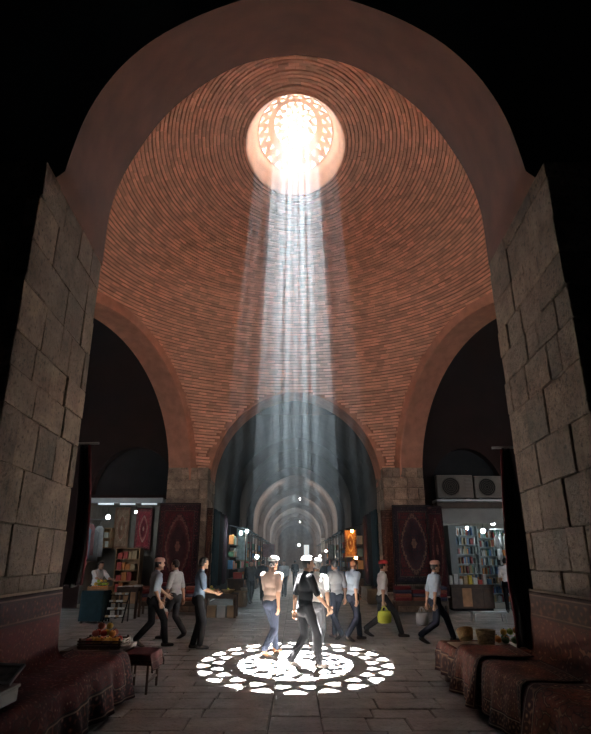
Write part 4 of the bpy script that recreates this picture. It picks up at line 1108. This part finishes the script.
BULB_P = emis('bulb_passage', (0.66, 0.92, 1.0), 140.0)
for (u, v, y, m_, r, lab) in ((241, 533, 26.9, BULB_P, .07, 'cold white bulb over the first stall on the carpet shop side'), (247, 531, 26.8, BULB_P, .07, 'cold white bulb at the far end of that same first stall'),
        (257, 557, 33.5, BULB_P, .09, 'low cold white bulb over the second stall of the passage'), (352, 531, 26.7, BULB_O, .06, 'warm orange bulb over the glowing carpet'), (356, 558, 26.6, BULB_O, .07, 'low warm orange bulb by the first stall of the bookshop side'),
        (326, 551, 43.0, emis('bulb_far', (1, .9, .75), 200), .06, 'small warm bulb far down the passage'), (271, 548, 43.5, emis('bulb_far2', (.8, .95, 1), 200), .06, 'small cold bulb far down the passage'), (320, 556, 50, emis('bulb_far', (1, .9, .75), 200), .06, 'tiny warm bulb near the end of the stalls'),
        (299, 545, 84.0, emis('bulb_end', (.9, .97, 1), 300), .12, 'bright white lamp hanging at the far end of the passage'), (300, 499, 44.3, emis('bulb_rib', (1, .97, .9), 18), .05, 'round white lamp under a cross arch of the passage'), (300, 522, 73.5, emis('bulb_rib', (1, .97, .9), 18), .07, 'round white lamp under a more distant cross arch')):
    bulb(at(u, v, y), lab, m_, r, .5)
# glowing carpet and banners
a = at(344, 530, 27.0); b = at(357, 556, 27.0)
flat_rug('carpet', a.x, b.x, b.z, a.z, 27.0, rug_glow, 'golden medallion carpet glowing under a warm bulb in the passage', 0, .01, 0, 9)
a = at(237, 527, 29.8); b = at(247, 560, 29.8)
flat_rug('wall_banner', a.x, b.x, b.z, a.z, 29.8, plain('pale_banner', (.45, .52, .52), .8, .3, 6), 'pale cloth banner lit by cold bulbs in the passage', 0, .03, 0, 10)
a = at(304, 545, 70); b = at(309, 559, 70)
o = tag(MB().box(a.x, b.x, 70, 70.06, b.z, a.z).build('light_box', emis('light_box', (.85, .95, 1), .12)), 'upright white light box far down the passage', 'light box'); MB().cham(a.x-.05, b.x+.05, 70.06, 70.12, 0, a.z+.05, .01).build('casing', M_metal, o)
for k, (u0, v0, u1, v1, y, c) in enumerate(((263, 544, 275, 557, 40.8, (.34, .14, .14)), (329, 545, 335, 558, 38.0, (.45, .40, .33)), (321, 538, 325, 552, 46, (.55, .5, .45)))):
    a = at(u0, v0, y); b = at(u1, v1, y)
    flat_rug('wall_banner', a.x, b.x, b.z, a.z, y, plain('banner_%d' % k, c, .8, .3, 5), ('dull pink', 'beige', 'narrow cream')[k] + ' cloth banner hanging over a passage stall', 0, .02, 0, 12+k)
# roof lights of the passage bays
for y, e in ((51, 520), (65, 700), (81, 700), (98, 900)):
    l = bpy.data.lights.new('passage_roof_light', 'AREA'); l.shape = 'DISK'; l.size = 1.2; l.energy = e*.42; l.color = (1.0, .92, .85)
    o = bpy.data.objects.new('passage_roof_light', l); COL.objects.link(o); o.location = (0, y, 8.5)

# ================================================================== PEOPLE
SKIN = plain('skin', (0.42, 0.235, 0.155), 0.6, 0.06, 12)
SHOE = plain('shoe_leather', (0.025, 0.018, 0.015), 0.5, 0.2, 10)
SHOE2 = plain('tan_leather', (0.22, 0.10, 0.05), 0.5, 0.2, 10)
HAIR = plain('black_hair', (0.012, 0.009, 0.008), 0.7, 0.3, 40, bump=.4)
GREY = plain('grey_hair', (0.16, 0.15, 0.14), 0.8, 0.3, 40, bump=.4)
EYE = plain('eye', (0.02, 0.015, 0.012), 0.3, 0.1, 5)
def fused(mb, voxel, it=4):
    """melt overlapping limbs into one continuous skin"""
    me = bpy.data.meshes.new('tmp'); me.from_pydata(mb.v, [], mb.f)
    bm = bmesh.new(); bm.from_mesh(me); bmesh.ops.recalc_face_normals(bm, faces=bm.faces); bm.to_mesh(me); bm.free()
    o = bpy.data.objects.new('tmp', me); COL.objects.link(o)
    r = o.modifiers.new('r', 'REMESH'); r.mode = 'VOXEL'; r.voxel_size = voxel
    s = o.modifiers.new('s', 'SMOOTH'); s.factor = .5; s.iterations = it
    dg = bpy.context.evaluated_depsgraph_get(); out = bpy.data.meshes.new_from_object(o.evaluated_get(dg))
    bpy.data.objects.remove(o); bpy.data.meshes.remove(me)
    return out
def mesh_child(name, me, mat, parent, smooth=True):
    me.materials.clear(); me.materials.append(mat); me.polygons.foreach_set('use_smooth', [smooth]*len(me.polygons))
    o = bpy.data.objects.new(name, me); COL.objects.link(o); o.parent = parent; return o
def ik(hip, ank, l1, l2, fwd):
    d = ank - hip; L = min(d.length, (l1+l2)*.999); a = math.acos(max(-1, min(1, (l1*l1+L*L-l2*l2)/(2*l1*L))))
    u = d.normalized(); f = (fwd - u*fwd.dot(u)).normalized(); return hip + u*l1*cos(a) + f*l1*sin(a)
def person(label, pos, head, shirt, trousers, stride=.5, lead=1, hat=None, hatmat=None, height=1.72, arms=((20, 15), (-20, 25)), sleeve=.85, turn=0.0, lean=3, shoe=None, hair=None, group=None, vox=.013, belly=0.0, long_shirt=0.0, z0=0.0):
    k = height/1.72
    root = thing('person', label, 'person', (pos[0], pos[1], z0), -radians(head), group); root.scale = (k, k, k)
    V = Vector; fwd = V((0, 1, 0)); H = stride/2
    hz = sqrt(.845**2 - H*H) + .085 if stride > .02 else .925
    hipc = V((0, 0, hz)); ln = radians(lean)
    def up(x, y, z): return hipc + V((x, y*cos(ln)+z*sin(ln), z*cos(ln)-y*sin(ln)))
    body, pants, top = MB(), MB(), MB(); feet = []
    for s in (-1, 1):
        ahead = (s == lead); hp = hipc + V((s*.09, 0, 0))
        an = V((s*.085, H if ahead else -H, .085 if (ahead or stride < .3) else .085 + .20*H))
        kn = ik(hp, an, .435, .425, fwd)
        body.cap(hp, .078, kn, .052); body.cap(kn, .05, an, .036); body.cap(kn.lerp(an, .28) + V((0, -.015, 0)), .05, kn.lerp(an, .6), .04)
        pants.cap(hp + V((s*.003, 0, .02)), .098, kn, .074, 12); pants.cap(kn, .074, an + V((0, 0, .015)), .062, 12)
        feet.append((s, an, ahead))
    pants.ball(up(0, 0, .04), (.170, .122, .125), 16, 10); pants.ball(up(0, -.03, -.02), (.15, .115, .12), 16, 10)
    body.ball(up(0, 0, .04), (.150, .105, .12), 14, 9); body.ball(up(0, 0, .18), (.138, .092+belly*.5, .14), 14, 9); body.ball(up(0, .005, .36), (.165, .105, .17), 14, 9)
    body.cap(up(-.13, 0, .475), .055, up(.13, 0, .475), .055)
    top.ball(up(0, 0, .05-long_shirt*.5), (.172, .126+belly, .13+long_shirt*.5), 18, 12); top.ball(up(0, .01, .19), (.166, .118+belly, .16), 18, 12); top.ball(up(0, .005, .36), (.186, .126, .175), 18, 12)
    top.cap(up(-.135, -.005, .475), .068, up(.135, -.005, .475), .068); top.cap(up(0, 0, .50), .078, up(0, .004, .545), .062)
    if sleeve > .9: top.ball(up(0, .0, .02), (.176, .130, .10), 18, 10)
    body.cap(up(0, 0, .50), .058, up(0, .012, .60), .053)
    hands = []
    for s, (al, be) in zip((-1, 1), arms):
        sh = up(s*.185, 0, .470); a = radians(al); b = radians(al+be)
        el = sh + V((s*.045, sin(a)*.285, -cos(a)*.285)); wr = el + V((s*.012 if be < 60 else -s*.07, sin(b)*.245, -cos(b)*.245))
        body.cap(sh, .05, el, .040); body.cap(el, .041, wr, .027); body.cap(el.lerp(wr, .15), .045, el.lerp(wr, .45), .037)
        top.cap(sh, .070, sh.lerp(el, min(1, sleeve)), .060, 12)
        if sleeve > 1: top.cap(el, .058, el.lerp(wr, sleeve-1), .046, 12)
        hands.append((s, wr, (wr-el).normalized()))
    # head
    hc = up(0, .03, .685); t = radians(turn); hd = lambda x, y, z: hc + V((x*cos(t)+y*sin(t), y*cos(t)-x*sin(t), z))
    body.ball(hc + V((0, 0, .02)), (.076, .093, .098), 18, 12); body.ball(hd(0, .022, -.05), (.058, .066, .070), 14, 10)
    body.cap(hd(0, .088, .012), .011, hd(0, .106, -.022), .016, 8); body.cap(hd(-.03, .086, .024), .011, hd(.03, .086, .024), .011, 8)
    body.ball(hd(0, .075, -.095), (.026, .022, .02), 10, 6); body.cap(hd(-.02, .086, -.058), .008, hd(.02, .086, -.058), .008, 8)
    for s in (-1, 1): body.ball(hd(s*.078, -.005, -.005), (.012, .022, .032), 8, 6)
    me = fused(body, vox*.85)
    # hands with fingers, then eyes, added to the same body mesh
    ex = MB()
    for s, wr, d in hands:
        side = V((0, 1, 0)) - d*d.y; side = side.normalized() if side.length > .2 else V((0, 0, 1)); nrm = d.cross(side)*s
        pc = wr + d*.05; n0 = len(ex.v); ex.ball((0, 0, 0), (.017, .042, .05), 12, 8)
        for i in range(n0, len(ex.v)):
            x, y, z = ex.v[i]; ex.v[i] = tuple(pc + nrm*x + side*y - d*z*-1.0)
        for f, (off, ln_) in enumerate(((-.030, .052), (-.010, .066), (.010, .072), (.029, .064))):
            q0 = wr + d*.082 + side*off; q1 = q0 + d*ln_*.5 + nrm*-.010; q2 = q1 + d*ln_*.42 + nrm*-.026
            ex.cap(q0, .0095, q1, .0088, 7); ex.cap(q1, .0088, q2, .0075, 7)
        q0 = wr + d*.028 + side*.032; q1 = q0 + d*.035 + side*.028 + nrm*-.01; q2 = q1 + d*.032 + side*.004 + nrm*-.012
        ex.cap(q0, .013, q1, .0105, 7); ex.cap(q1, .0105, q2, .0085, 7)
    n1 = len(ex.f)
    for s in (-1, 1): ex.ball(hd(s*.030, .084, .006), .0105, 8, 6)
    bm = bmesh.new(); bm.from_mesh(me); base = len(bm.faces); vv = [bm.verts.new(p) for p in ex.v]
    for i, f in enumerate(ex.f):
        fc = bm.faces.new([vv[j] for j in f]); fc.material_index = 1 if i >= n1 else 0
    bmesh.ops.recalc_face_normals(bm, faces=bm.faces[:]) if False else None
    bm.to_mesh(me); bm.free()
    bo = mesh_child('body', me, SKIN, root); me.materials.append(EYE)
    mesh_child('shirt', fused(top, vox), shirt, root)
    mesh_child('trousers', fused(pants, vox), trousers, root)
    for s, an, ahead in feet:
        m = MB(); pit = 0 if (ahead or stride < .3) else -.45
        m.cap((0, -.045, .045), .042, (0, .05, .040), .043); m.cap((0, .05, .038), .042, (s*.008, .155, .028), .034); m.cap((0, -.03, .05), .042, (0, -.02, .11), .040)
        sm = fused(m, .011, 3)
        for v in sm.vertices:
            v.co.z = max(v.co.z, 0.002); q = Matrix.Rotation(pit, 3, 'X') @ (v.co - V((0, .10, 0))) + V((0, .10, 0)) if pit else v.co.copy()
            v.co = q + V((an.x, an.y, an.z-.085 if not pit else 0.0)); v.co.z = max(v.co.z, .003)
        mesh_child('shoe', sm, shoe or SHOE, root)
    # hair and hat
    m = MB(); m.ball((0, 0, .018), (.084, .101, .106), 22, 16)
    keep = [f for f in m.f if (lambda c: c[2] > (.055 if c[1] > .03 else -.02 + .6*max(0, c[1]) if c[1] > -.03 else -.055))([sum(m.v[i][a] for i in f)/len(f) for a in range(3)])]
    m.f = keep; m.v = [tuple(hd(x, y, z)) for x, y, z in m.v]
    used = sorted({i for f in m.f for i in f}); mp = {o: n for n, o in enumerate(used)}
    m.v = [m.v[i] for i in used]; m.f = [tuple(mp[i] for i in f) for f in m.f]
    m.build('hair', hair or HAIR, root, smooth=True, thick=.006)
    if hat:
        m = MB(); pr = [(.098, .050), (.101, .058), (.100, .085), (.092, .112), (.068, .132), (.03, .140), (0, .141)] if hat == 'skullcap' else [(.125, .062), (.128, .068), (.106, .074), (.102, .09), (.094, .115), (.068, .134), (.03, .141), (0, .142)]
        m.lathe(pr, 24, sy=1.12); m.v = [tuple(hd(x, y, z)) for x, y, z in m.v]; cp = m.build('cap', hatmat, root, smooth=True)
        if hat == 'peaked':
            m = MB(); m.grid(lambda u, v: tuple(hd((u-.5)*.15, .085 + .075*v*sqrt(max(0, 1-(2*u-1)**2*.8)), .058-.012*v)), 10, 5, uv=False); m.build('peak', hatmat, cp, smooth=True, thick=.006)
    mw = Matrix.Translation((pos[0], pos[1], z0)) @ Matrix.Rotation(-radians(head), 4, 'Z') @ Matrix.Scale(k, 4)
    return root, [mw @ (wr + d*.10) for s, wr, d in hands]
def shopping_bag(p, w, h, mat, label, rz=0.0, band=None):
    o = thing('shopping_bag', label, 'bag', (p.x, p.y, p.z), rz)
    n = 20; pr = [(.0, -h), (.55, -h), (.92, -h*.93), (1.0, -h*.6), (.86, -h*.32), (.62, -.10)]
    m = MB()
    for r, z in pr: m.v += [(w*max(r, .01)*cos(2*pi*i/n), w*.5*max(r, .01)*sin(2*pi*i/n)*(1+.15*sin(3*i+z*20)), z) for i in range(n)]
    m.f = [(j*n+i, j*n+(i+1) % n, (j+1)*n+(i+1) % n, (j+1)*n+i) for j in range(len(pr)-1) for i in range(n)]
    m.build('sack', mat, o, smooth=True, thick=.004)
    for s in (-1, 1): MB().tube([(-w*.45, s*w*.22, -.12), (-w*.25, s*.02, -.03), (0, s*.012, .008), (w*.25, s*.02, -.03), (w*.45, s*w*.22, -.12)], .007, 6).build('handle', mat, o, smooth=True)
    if band:
        m = MB(); z0_, z1_ = -h*.85, -h*.45
        for z in (z0_, z1_): m.v += [(w*1.03*cos(2*pi*i/n), w*.53*sin(2*pi*i/n)*(1+.15*sin(3*i+z*20)), z) for i in range(n)]
        m.f = [(i, (i+1) % n, n+(i+1) % n, n+i) for i in range(n)]; m.build('printed_band', band, o, smooth=True)
    return o
C = lambda n, c: plain('cloth_'+n, c, .95, .12, 6, spec=.08)
BLK, NVY, CHA = C('black', (.005, .005, .006)), C('navy', (.010, .012, .020)), C('charcoal', (.016, .016, .018))
LGREY, LBLUE, WHT, BEI, DUSK = C('light_grey', (.42, .43, .45)), C('light_blue', (.36, .43, .52)), C('white', (.62, .61, .60)), C('beige_rose', (.46, .32, .26)), C('dusk_blue', (.085, .115, .16))
CAPW, CAPP, CAPR, CAPD = C('cap_white', (.66, .64, .60)), C('cap_pink', (.42, .25, .21)), C('cap_red', (.30, .03, .03)), C('cap_dark', (.05, .05, .05))
def g(u, v): p = fl(u, v); return (p.x, p.y)
_, h1 = person('man in a light blue-grey shirt and pink cap walking by the fruit crate', g(150, 647), 60, LBLUE, BLK, .55, 1, 'skullcap', CAPP, 1.76, ((25, 30), (-15, 40)), .95, 10)
_, h2 = person('man in a pale grey shirt carrying a white and pink bag', g(173, 639), -70, LGREY, CHA, .45, -1, None, None, 1.72, ((10, 8), (-12, 6)), .95, 0)
shopping_bag(h2[0] + Vector((0, -.07, -.01)), .15, .36, C('bag_white', (.55, .52, .50)), 'white plastic bag with a pink band in a hand', .3, C('bag_pink', (.45, .24, .20)))
person('man in a dusky blue shirt standing alone before the dark carpet', g(196, 649), 75, DUSK, BLK, .12, 1, None, None, 1.74, ((-8, 14), (12, 60)), .9, -15)
person('man in a white cap and rose beige shirt stepping into the light', g(270, 656), 35, BEI, NVY, .55, -1, 'skullcap', CAPW, 1.78, ((22, 25), (-22, 20)), .9, 10, shoe=SHOE2)
person('man dressed all in black standing in the pool of light', g(305, 669), 65, BLK, BLK, .42, 1, 'peaked', CAPD, 1.76, ((-18, 15), (22, 20)), .9, 20)
person('man in a white shirt just behind the man in black', g(317, 658), 20, WHT, CHA, .40, -1, 'skullcap', CAPD, 1.72, ((15, 15), (-15, 20)), .8, -20)
person('man in a pale grey shirt facing the passage before the pier', g(338, 639), -40, LGREY, NVY, .4, 1, None, None, 1.72, ((20, 30), (-15, 20)), .95, 0)
person('auburn haired man in a blue shirt beside the yellow bag carrier', g(354, 641), 60, LBLUE, NVY, .45, -1, None, None, 1.74, ((18, 25), (-20, 20)), .95, -20, hair=plain('auburn_hair', (.10, .035, .015), .7, .3, 40))
_, h9 = person('man in a white shirt and red cap striding with a yellow bag', g(384, 637), 85, WHT, CHA, .78, 1, 'skullcap', CAPR, 1.76, ((14, 10), (-10, 8)), .9, 0)
shopping_bag(h9[1] + Vector((0, -.08, -.01)), .17, .36, C('bag_yellow', (.42, .46, .06)), 'bright yellow green plastic bag held by a man', .2)
_, h10 = person('man in a light blue shirt and pink cap striding with a white bag', g(438, 643), 80, LBLUE, NVY, .80, -1, 'skullcap', CAPP, 1.76, ((-16, 8), (-20, 12)), .95, 0)
shopping_bag(h10[0] + Vector((-.10, .05, -.01)), .16, .38, C('bag_pearl', (.52, .52, .53)), 'plain white plastic bag in the hand of a striding man', .4)
p = at(98, 568, 18.2); person('shopkeeper in a white shirt behind the teal fruit stand', (p.x, 18.15), 130, WHT, CHA, .1, 1, None, None, 1.66, ((50, 30), (55, 25)), .95, 0, lean=14, vox=.014)
p = at(506, 580, 20.4); person('man in a white shirt with his back to the bookshop lights', (p.x, 20.3), 20, WHT, BLK, .12, 1, None, None, 1.74, ((5, 20), (8, 20)), .9, 0, vox=.016)
rng = random.Random(77)
far = [(322, 25.0, 180, 'dark blue coat', NVY, CHA), (328, 27.5, 0, 'charcoal shirt', CHA, NVY), (262, 26.0, 10, 'navy shirt', NVY, BLK), (284, 29.0, 185, 'grey shirt', LGREY, CHA), (311, 33.0, 0, 'black shirt', BLK, NVY), (276, 36.0, 170, 'dusky shirt', DUSK, CHA), (295, 40.0, 5, 'dark shirt near the middle of the passage', CHA, BLK), (334, 24.4, 20, 'dusky blue shirt', DUSK, NVY), (250, 24.6, 160, 'charcoal coat', CHA, BLK)]
for u, y, hd_, what, sh, tr in far:
    p = at(u, 600, y); person('distant shopper in a ' + what + ' inside the vaulted passage', (p.x, y), hd_, sh, tr, .4, rng.choice((-1, 1)), None, None, rng.uniform(1.66, 1.8), ((15, 20), (-15, 20)), 1.6, 0, vox=.02)
